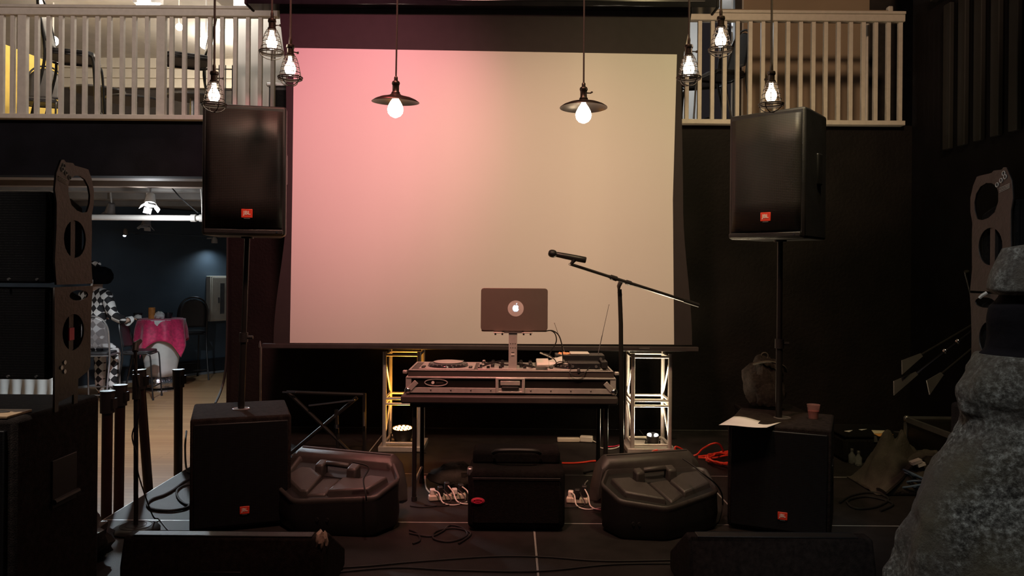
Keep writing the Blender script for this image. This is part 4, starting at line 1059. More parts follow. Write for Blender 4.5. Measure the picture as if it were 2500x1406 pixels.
single('tape_flag', MB().tube([P(2392, 727, 3.22), P(2398, 721, 3.21), P(2410, 714, 3.2)], .007, 6), white_plastic, 'small white tag sticking out of the right steel side plate', 'tag')
t = thing('plywood_board', 'tan plywood board with a slot on top of the left bass cabinet', 'board', (-2.3, 3.06, 1.017))
obj('board', MB().box2((-2.7, 2.975, 1.0172), (-1.925, 3.13, 1.027)), tan_wood, t, True, bevel=.002)
obj('slot', MB().lathe([(.09, 0), (.09, .002)], 20, Matrix.Translation((-2.06, 3.06, 1.0268)) @ Matrix.Scale(.3, 4, (0, 1, 0))), khaki, t, True)

# ---------------------------------------------------------------- round-base stand, stanchions
mb0 = G(332, 1296, 0)
t = thing('microphone_stand', 'black straight microphone stand with round base at the left front of the stage', 'microphone stand', (mb0.x, mb0.y, 0))
obj('round_base', MB().lathe([(.135, 0), (.138, .012), (.125, .024), (.09, .033), (.05, .038), (.02, .04)], 32), metal_black, t)
for r in (.06, .09): obj('base_groove', MB().ring((0, 0, .0365 if r < .07 else .0335), r, .002, 'Z', 28, 5), rubber, t)
obj('pole', MB().cyl((0, 0, .03), (-.006, 0, .86), .0135, 12), metal_black, t)
obj('upper_tube', MB().cyl((-.006, 0, .86), (-.012, 0, 1.10), .010, 10), metal_black, t)
obj('clutch', MB().cyl((-.006, 0, .80), (-.006, 0, .95), .021, 12), plastic, t)
obj('clip', MB().tube([(-.012, 0, 1.09), (-.02, .02, 1.13), (-.01, .06, 1.15)], [.018, .02, .013], 10), rubber, t)
m = MB(); m.tube(smoothpath([(-.012, -.02, 1.05), (.03, -.02, .82), (.02, -.02, .70), (-.02, -.015, .58), (.015, -.02, .46), (.02, -.02, .36), (.06, 0, .2), (.07, .08, .06), (.05, .2, .006), (.25, -.06, .005), (.42, -.14, .005)]), .0045, 6)
obj('wrapped_lead', m, rubber, t)
def stanchion(px0, y0, px1, y1, d, label, lean=None):
    top = P(px0, y0, d); bot = P(px1, y1, d); dirv = (top-bot).normalized(); base = bot + dirv*((FZ-bot.z)/dirv.z)
    t = thing('stanchion', label, 'stanchion', (base.x, base.y, FZ), 0, 'belt stanchions beside the stage')
    a = Vector(base); a.z = FZ+.03
    obj('weighted_base', MB().lathe([(.15, 0), (.15, .012), (.11, .03), (.05, .045)], 28), metal_black, t)
    obj('post', MB().cyl(a, top-dirv*.1, .035, 16), red_black, t, True)
    obj('belt_head', MB().cyl(top-dirv*.14, top, .047, 16).cyl(top, top+dirv*.012, .05, 16), plastic, t, True)
    obj('belt_slot', MB().box(top-dirv*.075+Vector((.048, 0, 0)), (.014, .06, .07)), rubber, t, True)
stanchion(263, 958, 260, 1250, 5.4, 'dark belt stanchion nearest the left bass cabinet')
stanchion(294, 943, 290, 1235, 5.72, 'dark belt stanchion, second from the left bass cabinet')
stanchion(341, 906, 362, 1198, 6.1, 'dark belt stanchion leaning to the left, in front of the bar table')
stanchion(436, 905, 435, 1155, 6.65, 'dark belt stanchion standing alone beside the left subwoofer')

# ---------------------------------------------------------------- cables, power strips, small floor things
def floor_cable(pts, r, m_, name, label, cat='cable', z=0.0, group=None, lift=None):
    q = []
    for i, p in enumerate(pts):
        g = G(p[0], p[1], z); g.z = z + r + .001 + (p[2] if len(p) > 2 else 0); q.append(g)
    return single(name, MB().tube(smoothpath(q, 7), r, 7), m_, label, cat, group)
floor_cable([(462, 1172), (445, 1182), (425, 1198), (400, 1212), (372, 1222), (360, 1235), (375, 1247), (420, 1250), (455, 1243), (466, 1232)], .009, rubber, 'floor_cable', 'thick black cable looping over the grey deck beside the left subwoofer')
floor_cable([(466, 1185), (445, 1190), (432, 1202), (436, 1220), (452, 1233), (468, 1236)], .008, rubber, 'floor_cable', 'black cable in a small loop against the left subwoofer')
floor_cable([(455, 1112, .2), (452, 1130, .12), (455, 1150, .02), (465, 1158)], .008, rubber, 'floor_cable', 'black cable curving down the left side of the left subwoofer')
floor_cable([(800, 1390), (900, 1384), (1010, 1374), (1200, 1361), (1330, 1362), (1480, 1372), (1700, 1368)], .0045, rubber, 'floor_cable', 'black cable stretched across the front of the stage, upper one')
floor_cable([(800, 1402), (960, 1388), (1100, 1394), (1310, 1397), (1500, 1380), (1690, 1378)], .0045, rubber, 'floor_cable', 'black cable stretched across the front of the stage, lower one')
floor_cable([(1000, 1304), (1050, 1312), (1080, 1300), (1100, 1285), (1130, 1292), (1140, 1310), (1100, 1325), (1060, 1318), (1065, 1300), (1110, 1292), (1150, 1305), (1120, 1330)], .006, rubber, 'floor_cable', 'tangle of thin black cable at the left front of the gear bag')
floor_cable([(1008, 1330), (1025, 1322), (1020, 1305), (1000, 1296)], .006, rubber, 'floor_cable', 'short black cable end at the right foot of the left floor monitor')
floor_cable([(2050, 1230), (2080, 1212), (2130, 1205), (2170, 1220), (2140, 1240), (2090, 1244), (2070, 1225), (2120, 1215), (2180, 1232), (2150, 1250)], .008, rubber, 'floor_cable', 'loose black cables on the dark deck right of the right subwoofer')
floor_cable([(970, 1090), (985, 1098), (1010, 1104), (1040, 1107)], .006, rubber, 'floor_cable', 'black cable trailing from the left truss base')
o = floor_cable([(1372, 1133), (1400, 1133), (1425, 1131), (1446, 1128), (1470, 1128), (1500, 1130)], .0075, orange_cable, 'extension_cord', 'orange cord running straight behind the gear bag to the floor monitor')
m = MB()
def gp(x, y, z): 
    g = G(x, y, z); return g
lp = [(1586, 1112, .01), (1592, 1103, .04), (1612, 1098, .03), (1640, 1106, .01), (1660, 1110, .01), (1648, 1096, .06), (1652, 1090, .08), (1668, 1098, .05), (1682, 1110, .01), (1640, 1104, .02), (1600, 1108, .01), (1640, 1112, .01), (1695, 1112, .01), (1715, 1096, .08), (1740, 1083, .16), (1756, 1084, .15), (1765, 1098, .08), (1768, 1110, .02)]
m.tube(smoothpath([gp(*p) for p in lp], 7), .0075, 7)
ctr = (1775, 1118)
sp_ = []
for k in range(100):
    a = 2*PI*k/20; rx, ry = 52-k*.10+5*math.sin(k*1.7), 15-k*.03+2*math.sin(k*2.3)
    sp_.append(gp(ctr[0]+rx*math.cos(a), ctr[1]+ry*math.sin(a), .01+.0012*k*.5+.006*math.sin(k*.9)+.006))
m.tube(sp_, .0075, 6)
m.tube(smoothpath([gp(1705, 1114, .02), gp(1740, 1110, .03), gp(1775, 1102, .05), gp(1800, 1098, .06), gp(1830, 1106, .05)], 6), .0075, 6)
m.tube(smoothpath([gp(1705, 1117, .02), gp(1740, 1118, .02), gp(1770, 1112, .04), gp(1800, 1108, .05)], 6), .0075, 6)
single('extension_cord', m, orange_cable, 'coiled orange extension cord on the deck between right truss and right subwoofer', 'cord')
def power_strip(c, rz, L_, label, plugs, mt=ivory):
    t = thing('power_strip', label, 'power strip', c, rz, 'power strips on the stage')
    obj('strip_body', MB().box((0, 0, .022), (L_, .055, .04)), mt, t, bevel=.008)
    for k in range(plugs):
        x = -L_/2 + L_*(k+.6)/(plugs+.2); h = .04 + .02*((k*7) % 3)
        o = obj('plug', MB().box((x, (-1)**k*.012, .04+h/2), (.036, .045, h)), white_plastic if k % 3 == 0 else rubber, t, bevel=.006)
        m = MB(); m.tube(smoothpath([(x, 0, .04+h*.8), (x+.03, -.06, .07), (x+.05, -.12, .02), (x+.12*(-1)**k, -.15, .006), (x+.22*(-1)**k, -.10, .006)]), .0045, 6)
        obj('flex', m, rubber if k % 2 else white_plastic, o)
    return t
g = G(1092, 1220); power_strip((g.x, g.y, 0), .25, .26, 'ivory power strip crowded with plugs left of the gear bag', 5)
g = G(1410, 1228); power_strip((g.x, g.y, 0), -.15, .15, 'ivory power strip with plugs right of the gear bag', 3)
g = G(1388, 1079); power_strip((g.x, g.y, 0), 0.03, .21, 'ivory power strip lying behind the table on the stage', 0)
g = G(1432, 1079); 
t = thing('power_adapter', 'white power adapter behind the table beside the ivory strip', 'adapter', (g.x, g.y, 0), -.2)
obj('adapter_body', MB().box((0, 0, .03), (.12, .07, .055)), white_plastic, t, bevel=.01); obj('adapter_lead', MB().tube(smoothpath([(.05, 0, .02), (.09, -.03, .01), (.12, -.05, .005)]), .005, 6), white_plastic, t)
floor_cable([(1460, 1092), (1472, 1096), (1490, 1098), (1508, 1094), (1517, 1086)], .006, white_plastic, 'floor_cable', 'short white cable curving beside the right truss base')
floor_cable([(1480, 1092), (1500, 1091), (1515, 1087)], .005, tag_pink, 'floor_cable', 'short pink cable beside the right truss base')
floor_cable([(1038, 1165), (1040, 1190), (1050, 1205), (1062, 1210)], .006, white_plastic, 'floor_cable', 'white lead running from table leg to the left power strip')
floor_cable([(1435, 1175), (1428, 1185), (1432, 1197), (1425, 1212)], .005, white_plastic, 'floor_cable', 'white lead rising from the right power strip')
h0_, h1_ = P(556, 560, 7.86), P(526, 985, 7.5)
single('hanging_cable', MB().tube(smoothpath([h0_, P(555, 800, 7.85), P(551, 900, 7.84), P(541, 950, 7.8), h1_]), .012, 7), rubber, 'black cable hanging at the corner of the wide opening', 'cable')

# ---------------------------------------------------------------- dark gear at the back of the stage
cs = P(637, 900, 6.6)
t = thing('cymbal_stand', 'thin silver stand rod rising behind the left subwoofer', 'stand', (cs.x, 6.6, 0))
ztop = P(635, 832, 6.6).z
obj('rod', MB().tube([(0, 0, .06), (0, 0, ztop-.06), (-.008, 0, ztop-.05), (-.008, 0, ztop-.02), (-.008, 0, ztop)], [.009, .009, .012, .008, .003], 10), steel, t)
for k in range(3):
    a = 2*PI*k/3; obj('leg', MB().cyl((0, 0, .3), (.28*math.cos(a), .22*math.sin(a), .01), .007, 8), steel, t)
kd = 6.55
t = thing('keyboard_stand', 'folded black stand with chrome bars in the dark left of the left truss', 'stand', (P(800, 1100, kd).x, kd, 0))
obj('cross_bar', MB().cyl(P(754, 990, kd), P(867, 976, kd), .008, 8), chrome, t, True)
obj('cross_bar', MB().cyl(P(690, 957, kd), P(722, 957, kd), .008, 8), chrome, t, True)
for a, b_ in (((705, 958), (868, 1105)), ((872, 970), (700, 1112)), ((890, 960), (890, 1108)), ((822, 1000), (826, 1110))):
    p, q = P(*a, kd+.05), G(*b_, 0); q.y = kd+.05; q.x = P(*b_, kd+.05).x
    obj('leg', MB().cyl(p, (q.x, kd+.05, .006), .016, 8), metal_black, t, True)
obj('slide_tube', MB().cyl(P(889, 1005, kd), P(889, 1040, kd), .008, 8), chrome, t, True)
obj('wing_nut', MB().box(P(823, 1040, kd), (.035, .02, .03)).cyl(P(823, 1046, kd), P(823, 1036, kd), .012, 8), chrome, t, True)
obj('upper_bar', MB().cyl(P(700, 957, kd+.05), P(890, 963, kd+.05), .014, 8), metal_black, t, True)
t = thing('equipment_chest', 'black chest standing in the dark under the backpack', 'trunk', (P(1888, 1050, 6.7).x, 6.7, 0))
x_ = t.location.x
obj('chest_body', MB().box2((x_-.25, 6.45, .0), (x_+.25, 7.0, .38)), case_panel, t, True, bevel=.01); obj('chest_lid', MB().box2((x_-.255, 6.445, .385), (x_+.255, 7.005, .42)), case_panel, t, True, bevel=.01)
bp_ = P(1866, 975, 6.7)
t = thing('backpack', 'grey black backpack slumped on the dark chest behind the right subwoofer', 'backpack', (bp_.x, 6.7, .42))
obj('pack', lump((0, 0, .22), (.17, .15, .24), 21, .28, 26, 16), carpet_brown, t)
obj('front_pocket', lump((.0, -.13, .14), (.11, .06, .11), 23, .3), carpet_brown, t)
obj('shoulder_strap', MB().tube(smoothpath([(-.12, -.08, .40), (-.02, -.15, .43), (.1, -.15, .40), (.15, -.1, .34)]), .018, 8, flat=.5), khaki, t)
obj('hang_loop', MB().ring((.0, .0, .46), .03, .006, 'Y', 14, 6), khaki, t)
# right of the right subwoofer
cz_ = .235
c0_, c1_ = P(2062, 1060, 6.75), P(2172, 1060, 6.75)
t = thing('instrument_case', 'low black case with papers on its top, right of the right subwoofer', 'case', ((c0_.x+c1_.x)/2, 6.8, 0))
obj('case_body', MB().box2((c0_.x-.08, 6.56, 0), (c1_.x+.03, 7.05, cz_-.03)), carpet, t, True, bevel=.03)
obj('case_lid', MB().box2((c0_.x-.08, 6.56, cz_-.028), (c1_.x+.03, 7.05, cz_)), carpet, t, True, bevel=.012)
obj('catch', MB().box(((c0_.x+c1_.x)/2, 6.553, cz_-.03), (.06, .012, .05)), steel, t, True)
def flat_sheet(pxs, z, m_, name, label, cat='paper'):
    q = [G(x, y, z) for x, y in pxs]
    m = MB(); m.prism([(p.x, p.y) for p in q], z+.001, z+.004); return single(name, m, m_, label, cat, smooth=False)
flat_sheet([(2128, 1051), (2160, 1052), (2170, 1057), (2134, 1059)], cz_, yellow_paper, 'paper_sheet', 'cream sheet lying on the low black case', 'paper')
flat_sheet([(2134, 1060), (2168, 1058), (2181, 1061.5), (2146, 1066)], cz_+.001, orange_paper, 'folder', 'orange folder edge under the cream sheet on the low case', 'folder')
flat_sheet([(2062, 1053), (2082, 1051), (2074, 1055)], cz_, paper, 'paper_scrap', 'white paper scrap at the left end of the low case', 'paper')
flat_sheet([(2097, 1049), (2117, 1048), (2104, 1051)], cz_, paper, 'paper_scrap', 'white paper scrap in the middle of the low case', 'paper')
for k, (px, py) in enumerate(((2080, 1131), (2096, 1137))):
    g = G(px, py); t = thing('bottle', ['small clear bottle on the deck, left one of two', 'small clear bottle on the deck, right one of two'][k], 'bottle', (g.x, g.y, 0), 0, 'small bottles on the deck')
    m = MB(); m.lathe([(.025, 0), (.028, .006), (.028, .07), (.012, .09), (.012, .105)], 16); obj('bottle_body', m, bottle_glass, t)
    obj('cap', MB().lathe([(.014, .105), (.014, .122), (.012, .124)], 14), steel, t); obj('base_rim', MB().ring((0, 0, .006), .024, .004, 'Z', 18, 6), chrome, t)
t = thing('road_case', 'dark road case with pale metal edges by the right wall', 'case', (3.6, 6.0, 0))
obj('case_body', MB().box2((3.245, 5.6, .03), (4.0, 6.4, .41)), case_panel, t, True)
m = MB(); m.box2((3.235, 5.6, .385), (3.262, 6.4, .425)); m.box2((3.235, 6.372, .03), (3.265, 6.41, .4)); m.box2((3.262, 6.375, .385), (4.0, 6.41, .425)); m.box2((3.235, 5.59, .03), (3.265, 5.62, .4)); m.box2((3.262, 5.59, .385), (4.0, 5.62, .425))
obj('edge_trim', m, steel, t, True, smooth=False)
for x in (3.3, 3.95):
    for y in (5.66, 6.34): obj('caster', MB().cyl((x-.02, y, .02), (x+.02, y, .02), .02, 12), rubber, t, True)
obj('corner_cap', MB().ball((3.25, 6.39, .41), .026, 10, 6), steel, t, True)
j = G(2222, 1178); jx = P(2205, 1120, 5.78).x
t = thing('jacket', 'crumpled khaki jacket heaped on the deck by the road case', 'jacket', (jx, 5.85, 0))
def jk(u, v):
    x = (u-.5)*.56; y = (v-.5)*.5
    rr = max(0, 1-((u-.52)*2.0)**2)*max(0, 1-((v-.5)*2)**2)
    z = .36*rr**.8*(.75+.25*math.sin(u*4)) + .09*noise.noise(Vector((u*6, v*6, 2)))*(.3+rr) + .04*math.sin((u-v)*15+3*noise.noise(Vector((u*4, v*4, 5))))*rr
    return (x, y, max(.006, z))
m = MB(); m.grid(jk, 34, 30); obj('jacket_shell', m, khaki, t, solid=.008, angle=80)
m = MB(); m.tube(smoothpath([(-.24, -.24, .03), (-.12, -.2, .11), (.0, -.14, .2), (.12, -.1, .26)]), [.05]*19, 10, flat=.55); obj('sleeve', m, khaki, t)
obj('collar', lump((.20, -.05, .22), (.1, .08, .07), 31, .4), khaki, t)
for k, (px, py, w_) in enumerate(((2236, 1127, .075), (2247, 1133, .055))):
    c = P(px, py, 5.66); single('paper_label', MB().box((0, 0, 0), (w_, .05, .022), Matrix.Translation(c) @ Matrix.Rotation(-.35, 4, 'Y')), white_plastic, ['small white label lying on the khaki jacket, upper of two', 'small white label lying on the khaki jacket, lower of two'][k], 'label', 'white labels on the jacket')
m = MB(); random.seed(9)
g0 = G(2262, 1203)
for k in range(7):
    pts = []; cx, cy = g0.x+random.uniform(-.05, .05), g0.y+random.uniform(-.03, .05); rx, ry = random.uniform(.14, .22), random.uniform(.10, .16); ph = random.uniform(0, 6)
    for i in range(28):
        a = 2*PI*i/28; pts.append((cx+rx*math.cos(a), cy+ry*math.sin(a), .012+.018*k+.035*(1+math.sin(a*2+ph))*.8))
    m.tube(pts, .0075, 6, closed=True)
m.tube(smoothpath([(g0.x-.28, g0.y+.02, .02), (g0.x-.12, g0.y+.06, .1), (g0.x+.05, g0.y-.05, .14), (g0.x+.2, g0.y-.18, .03)]), .0075, 6)
single('cable_coil', m, blue_cable, 'loose coil of blue cable on the deck beside the khaki jacket', 'cable')
# folded stand whose three legs reach over the road case
sd = 5.35
hub = P(2394, 792, sd)
t = thing('folded_tripod', 'folded tripod stand with three flat-ended legs before the dark right wall', 'stand', (3.62, 5.62, .426))
foot = Vector((3.66, 5.72, .445))
obj('shaft', MB().cyl(foot, hub + (hub-foot)*.45, .017, 10), metal_black, t, True)
obj('hub', MB().ball(hub, .04, 12, 8), plastic, t, True)
for (a, b_, m_) in (((2238, 911), (2184, 950), chrome), ((2250, 866), (2204, 899), metal_black), ((2300, 912), (2268, 948), metal_black)):
    p, q = P(*a, sd-.05), P(*b_, sd-.08)
    st = hub + Vector((0, 0, {2238: 0, 2250: .03, 2300: -.12}[a[0]]))
    lg = obj('leg', MB().cyl(st, p, .0085, 8), m_, t, True)
    dv = (q-p).normalized(); up = Vector((0, -1, .2)).normalized()
    m = MB(); sdv = dv.cross(up).normalized()
    m.rings([[p+sdv*.012+up*.006, p-sdv*.012+up*.006, p-sdv*.012-up*.006, p+sdv*.012-up*.006], [q+sdv*.045+dv*-.03+up*.006, q-sdv*.03+dv*.03+up*.006, q-sdv*.03+dv*.03-up*.006, q+sdv*.045-dv*.03-up*.006]])
    obj('flat_foot', m, steel, lg, True, smooth=False)
for k in (.35, .55): 
    p = hub.lerp(P(2238, 911, sd-.05), k); obj('leg_clamp', MB().ball(p, .02, 8, 6), chrome, t, True)
# crumpled bag by the front left corner
single('plastic_bag', lump((-2.31, 4.22, .12), (.11, .16, .15), 41, .55, 28, 18), mat('glossy_black_film', (.03, .028, .028), .35, bump=.6, bscale=25), 'crumpled black plastic bag between left wedge and round stand base', 'bag')

# ---------------------------------------------------------------- stone statue at the right edge
SD = 2.42
edge = [(560, 2480), (575, 2458), (590, 2450), (640, 2434), (688, 2424), (700, 2438), (712, 2432), (730, 2412), (760, 2406), (800, 2408), (835, 2404), (850, 2388), (880, 2368), (925, 2347), (945, 2350), (965, 2356), (985, 2358), (1005, 2372), (1030, 2368), (1045, 2356), (1080, 2332), (1120, 2302), (1180, 2262), (1240, 2238), (1320, 2216), (1406, 2196), (1560, 2170), (1700, 2165)]
SX = P(2690, 1000, SD).x
def edge_at(y):
    for (a, xa), (b_, xb) in zip(edge, edge[1:]):
        if a <= y <= b_: k = (y-a)/(b_-a); return xa+(xb-xa)*k
    return edge[-1][1]
def depth_at(y):
    q = [SX - P(edge_at(min(1690, max(562, y+o))), y, SD).x for o in range(-150, 151, 30)]
    return .52*sum(q)/len(q)
def statue_rows(y0, y1, nv, nu, neck=False):
    rows = []
    for j in range(nv):
        y = y0+(y1-y0)*j/(nv-1)
        ex = edge_at(y); pz = P(ex, y, SD); R_ = SX - pz.x; D_ = depth_at(y)
        z = CZ - (y-703+43+9.5)*SD/F
        row = []
        for i in range(nu):
            a = 2*PI*i/nu
            dx, dy = math.cos(a), math.sin(a)
            r = R_
            p = Vector((SX+dx*r, SD+dy*D_, z))
            k = noise.noise(p*4.0)*.030 - .05*math.exp(-((z-1.17)/.035)**2)*max(0, -dy) + noise.noise(p*11)*.016 + noise.noise(p*26)*.008
            # drapery folds run down the robe
            k += .020*math.sin(a*9 + z*3.0)*max(0, min(1, (1.1-z)*1.6))
            p = Vector((SX+dx*(r+k), SD+dy*(D_+k), z))
            row.append(p)
        rows.append(row)
    return rows
t = thing('statue', 'weathered grey stone statue of a robed figure at the right edge', 'statue', (SX, SD, FZ))
rows_ = statue_rows(846, 1690, 110, 120); rows_.append([Vector((p.x, p.y, FZ)) for p in rows_[-1]])
obj('robe', MB().rings(rows_), stone_mat, t, True, angle=180)
m = MB()
def hd(i, j, nu, nv):
    pass
rows_ = []
for y in [568 + 132*k/28 for k in range(29)]:
    ex = edge_at(y); R_ = (SX-P(ex, y, SD).x); z = CZ - (y-703+43+9.5)*SD/F; row = []
    cap_ = min(1, (y-560)/26.0)**.5
    for i in range(90):
        a = 2*PI*i/90; q = Vector((SX+math.cos(a)*R_, SD-.02+math.sin(a)*R_*.6, z)); k = noise.noise(q*5)*.02+noise.noise(q*14)*.014
        g_ = -.05*math.exp(-((math.cos(a)+.55)/.10)**2)*(1 if math.sin(a) < 0 else 0)
        row.append(Vector((SX+math.cos(a)*(R_*cap_+k+g_), SD-.02+math.sin(a)*(R_*cap_+k+g_)*.6, z)))
    rows_.append(row)
obj('head_block', MB().rings(rows_), stone_mat, t, True, angle=180)
rows_ = []
for j in range(24):
    y = 694 + 160*j/23; ex = edge_at(y)+6; R_ = (SX-P(ex, y, SD).x)*.97; z = CZ - (y-703+43+9.5)*SD/F
    rows_.append([Vector((SX+math.cos(2*PI*i/60)*(R_+.02*noise.noise(Vector((math.cos(2*PI*i/60)*2, math.sin(2*PI*i/60)*2, z*5)))), SD+math.sin(2*PI*i/60)*R_*.48, z)) for i in range(60)])
obj('dark_scarf', MB().rings(rows_), mat('dark_plum_cloth', (.006, .005, .0065), .95, spec=.1, var=.5, scale=8, bump=.6, bscale=20), t, True, angle=180, label='dark cloth wound round the neck')

# ---------------------------------------------------------------- room under the balcony
def stool(label, M, mesh_back=False, group='folding bar chairs', sc=1.0, seat_m=None):
    t = thing('bar_chair', label, 'chair', M=M, group=group)
    w_ = .21*sc; sh = .70*sc
    pts = [(-w_, .30*sc, 0), (-w_*.98, .23*sc, sh*.5), (-w_, .18*sc, sh*.9)]
    arch = [(-w_, .20*sc, sh*1.25), (-w_*.97, .23*sc, sh*1.5), (-w_*.75, .25*sc, sh*1.66), (-w_*.38, .26*sc, sh*1.74), (0, .262*sc, sh*1.76)]
    full = pts + arch; full = full + [(-x, y, z) for x, y, z in full[-2::-1]]
    fm = steel if mesh_back else metal_black
    obj('back_frame', MB().tube(smoothpath(full, 5), .0125*sc, 8), fm, t)
    for s in (-1, 1):
        lg = obj('leg', MB().tube(smoothpath([(s*w_, -.25*sc, 0), (s*w_, -.225*sc, sh*.5), (s*w_, -.205*sc, sh*.9), (s*w_, -.17*sc, sh*.97), (s*w_, -.1*sc, sh*.985), (s*w_, .17*sc, sh*.985)], 4), .0115*sc, 8), fm, t)
        obj('foot_cap', MB().cyl((s*w_, -.25*sc, 0), (s*w_, -.248*sc, .03), .016*sc, 8), rubber, lg)
    obj('footrest', MB().cyl((-w_, -.238*sc, sh*.28), (w_, -.238*sc, sh*.28), .010*sc, 8), fm, t)
    obj('rear_stretcher', MB().cyl((-w_*.98, .27*sc, sh*.22), (w_*.98, .27*sc, sh*.22), .009*sc, 8), fm, t)
    obj('seat', MB().prism([(x, y) for x, y in rrect(.41*sc, .40*sc, .09*sc)], sh-.012*sc, sh+.028*sc), seat_m or plastic, t, bevel=.010)
    obj('seat_frame', MB().tube([(x, y, sh-.02*sc) for x, y in rrect(.42*sc, .41*sc, .09*sc)], .010*sc, 6, closed=True), fm, t)
    def bf(u, v):
        z = sh*1.12 + (sh*.60)*v; top_ = max(0.0, (v-.55)/.45); half = w_*.95*math.sqrt(max(0.02, 1-top_*top_*.97))
        return ((2*u-1)*half, (.175+.09*v)*sc - .012*(1-(2*u-1)**2), z)
    m = MB(); m.grid(bf, 9, 12)
    obj('backrest', m, net_mat if mesh_back else (seat_m or plastic), t, solid=.004)
    return t
net_mat = glass('pale_net_back', (.22, .2, .2), .6, .42)
PD = 11.0
FM = lambda px, y, d, rz, z=FZ: Matrix.Translation((P(px, y, d).x, d, z)) @ Matrix.Rotation(rz, 4, 'Z')
# chair backs are on local +Y: rz = pi turns the back towards the camera
stool('silver framed bar chair with see-through back under the seated person', FM(240, 870, 10.85, PI+.15), True)
stool('dark bar chair with arched back, right of the bar table', FM(460, 850, 13.3, math.radians(-142)), sc=1.14)
stool('dark bar chair without a sitter, in front of the bar table', FM(343, 850, 11.3, math.radians(98)), sc=.97)

# bar table with two cloths
tc_ = P(395, 775, 12.1); tx, ty = tc_.x, 12.1; th_ = P(395, 777, 12.1).z
t = thing('bar_table', 'round bar table under a white stretch cloth in the far room', 'table', (tx, ty, FZ))
H_ = th_-FZ-.012
obj('tabletop', MB().cyl((0, 0, H_-.03), (0, 0, H_), .33, 32), white_plastic, t)
obj('column', MB().cyl((0, 0, .03), (0, 0, H_-.03), .04, 12), steel, t)
obj('foot_ring', MB().lathe([(.24, 0), (.24, .02), (.06, .05)], 24), foil, t)
def skirt(prof, n=48, wob=.02, seed=0):
    R = []
    for r, z in prof:
        R.append([((r+wob*math.sin(4*2*PI*i/n+seed)*(1-abs(z/H_-.5)))*math.cos(2*PI*i/n), (r+wob*math.sin(4*2*PI*i/n+seed)*(1-abs(z/H_-.5)))*math.sin(2*PI*i/n), z) for i in range(n)])
    m = MB(); m.rings(R, cap=False); return m
o = single('tablecloth', skirt([(.338, H_+.002), (.335, H_-.05), (.30, H_*.72), (.25, H_*.5), (.215, H_*.3), (.20, H_*.2)], wob=.018), white_cloth, 'white stretch cloth fitted round the bar table', 'tablecloth', solid=.003); o.location = Vector((tx, ty, FZ+H_*.2))
o = single('foil_wrap', skirt([(.20, H_*.2), (.21, H_*.12), (.225, .055)], wob=.03, seed=1), foil, 'crinkled silver foil round the foot of the bar table', 'foil', solid=.003); o.location = Vector((tx, ty, FZ+.055))
def cloth(u, v):
    x, y = (u-.5)*1.34, (v-.5)*1.34; r = math.hypot(x, y); a = math.atan2(y, x)
    if r <= .335: return (x, y, H_+.009)
    ex = r-.335; fold = .025*math.sin(a*8)*min(1, ex*6)
    rr = .342+.10*ex+fold
    return (rr*math.cos(a), rr*math.sin(a), H_+.006-ex*.95)
Mz = Matrix.Rotation(math.radians(22), 4, 'Z')
m = MB(); m.grid(cloth, 41, 41, Matrix.Translation((tx, ty, FZ)) @ Mz)
single('table_overlay', m, magenta, 'magenta damask square draped over the bar table', 'tablecloth', solid=.003, angle=80)
tt = FZ+H_+.013
cc = P(371, 770, 12.0)
t = thing('candle', 'amber pillar candle on the bar table', 'candle', (cc.x, 12.0, tt)); obj('wax', MB().lathe([(.048, 0), (.050, .01), (.050, .165), (.044, .172), (.02, .166)], 20), candle_mat, t); obj('wick', MB().cyl((0, 0, .16), (0, 0, .185), .002, 6), rubber, t)
for px, dd, lb in ((337, 12.0, 'dark glass bowl at the left side of the bar table'), (411, 12.15, 'dark glass bowl at the right side of the bar table')):
    c = P(px, 770, dd); single('bowl', MB().lathe([(.03, 0), (.05, .005), (.062, .05), (.066, .085), (.061, .085), (.05, .02), (.01, .012)], 20, Matrix.Translation((c.x, dd, tt))), dark_glass, lb, 'bowl', 'glass bowls on the bar table')
for px, dd, lb, s_, sd_ in ((337, 11.87, 'small white crumpled napkin before the left bowl', (.06, .03, .035), 2), (390, 12.0, 'larger white crumpled napkin beside the candle', (.075, .05, .06), 6)):
    c = P(px, 770, dd); single('napkin', lump((c.x, dd, tt+s_[2]*.8), s_, sd_, .4), white_cloth, lb, 'napkin')

# seated person in harlequin costume, seen from behind
px_ = P(229, 800, PD).x
M = Matrix.Translation((px_, PD, FZ)) @ Matrix.Rotation(-.25, 4, 'Z')
t = thing('person', 'person in black and white harlequin costume and black hat sitting at the bar table', 'person', M=M)
def skin_figure(name, V, E, R_, mt, root=0, sub=2):
    me = bpy.data.meshes.new(name); me.from_pydata([Vector(v) for v in V], E, []); me.materials.append(mt)
    o = bpy.data.objects.new(name, me); COL.objects.link(o); o.parent = t
    md = o.modifiers.new('skin', 'SKIN'); md.use_smooth_shade = True
    lay = me.skin_vertices[0] if len(me.skin_vertices) else None
    if lay is None:
        bpy.context.view_layer.objects.active = o; lay = me.skin_vertices.new()
    for k, r in enumerate(R_): 
        lay.data[k].radius = r if isinstance(r, tuple) else (r, r)
        lay.data[k].use_root = (k == root)
    s_ = o.modifiers.new('sub', 'SUBSURF'); s_.levels = sub; s_.render_levels = sub
    return o
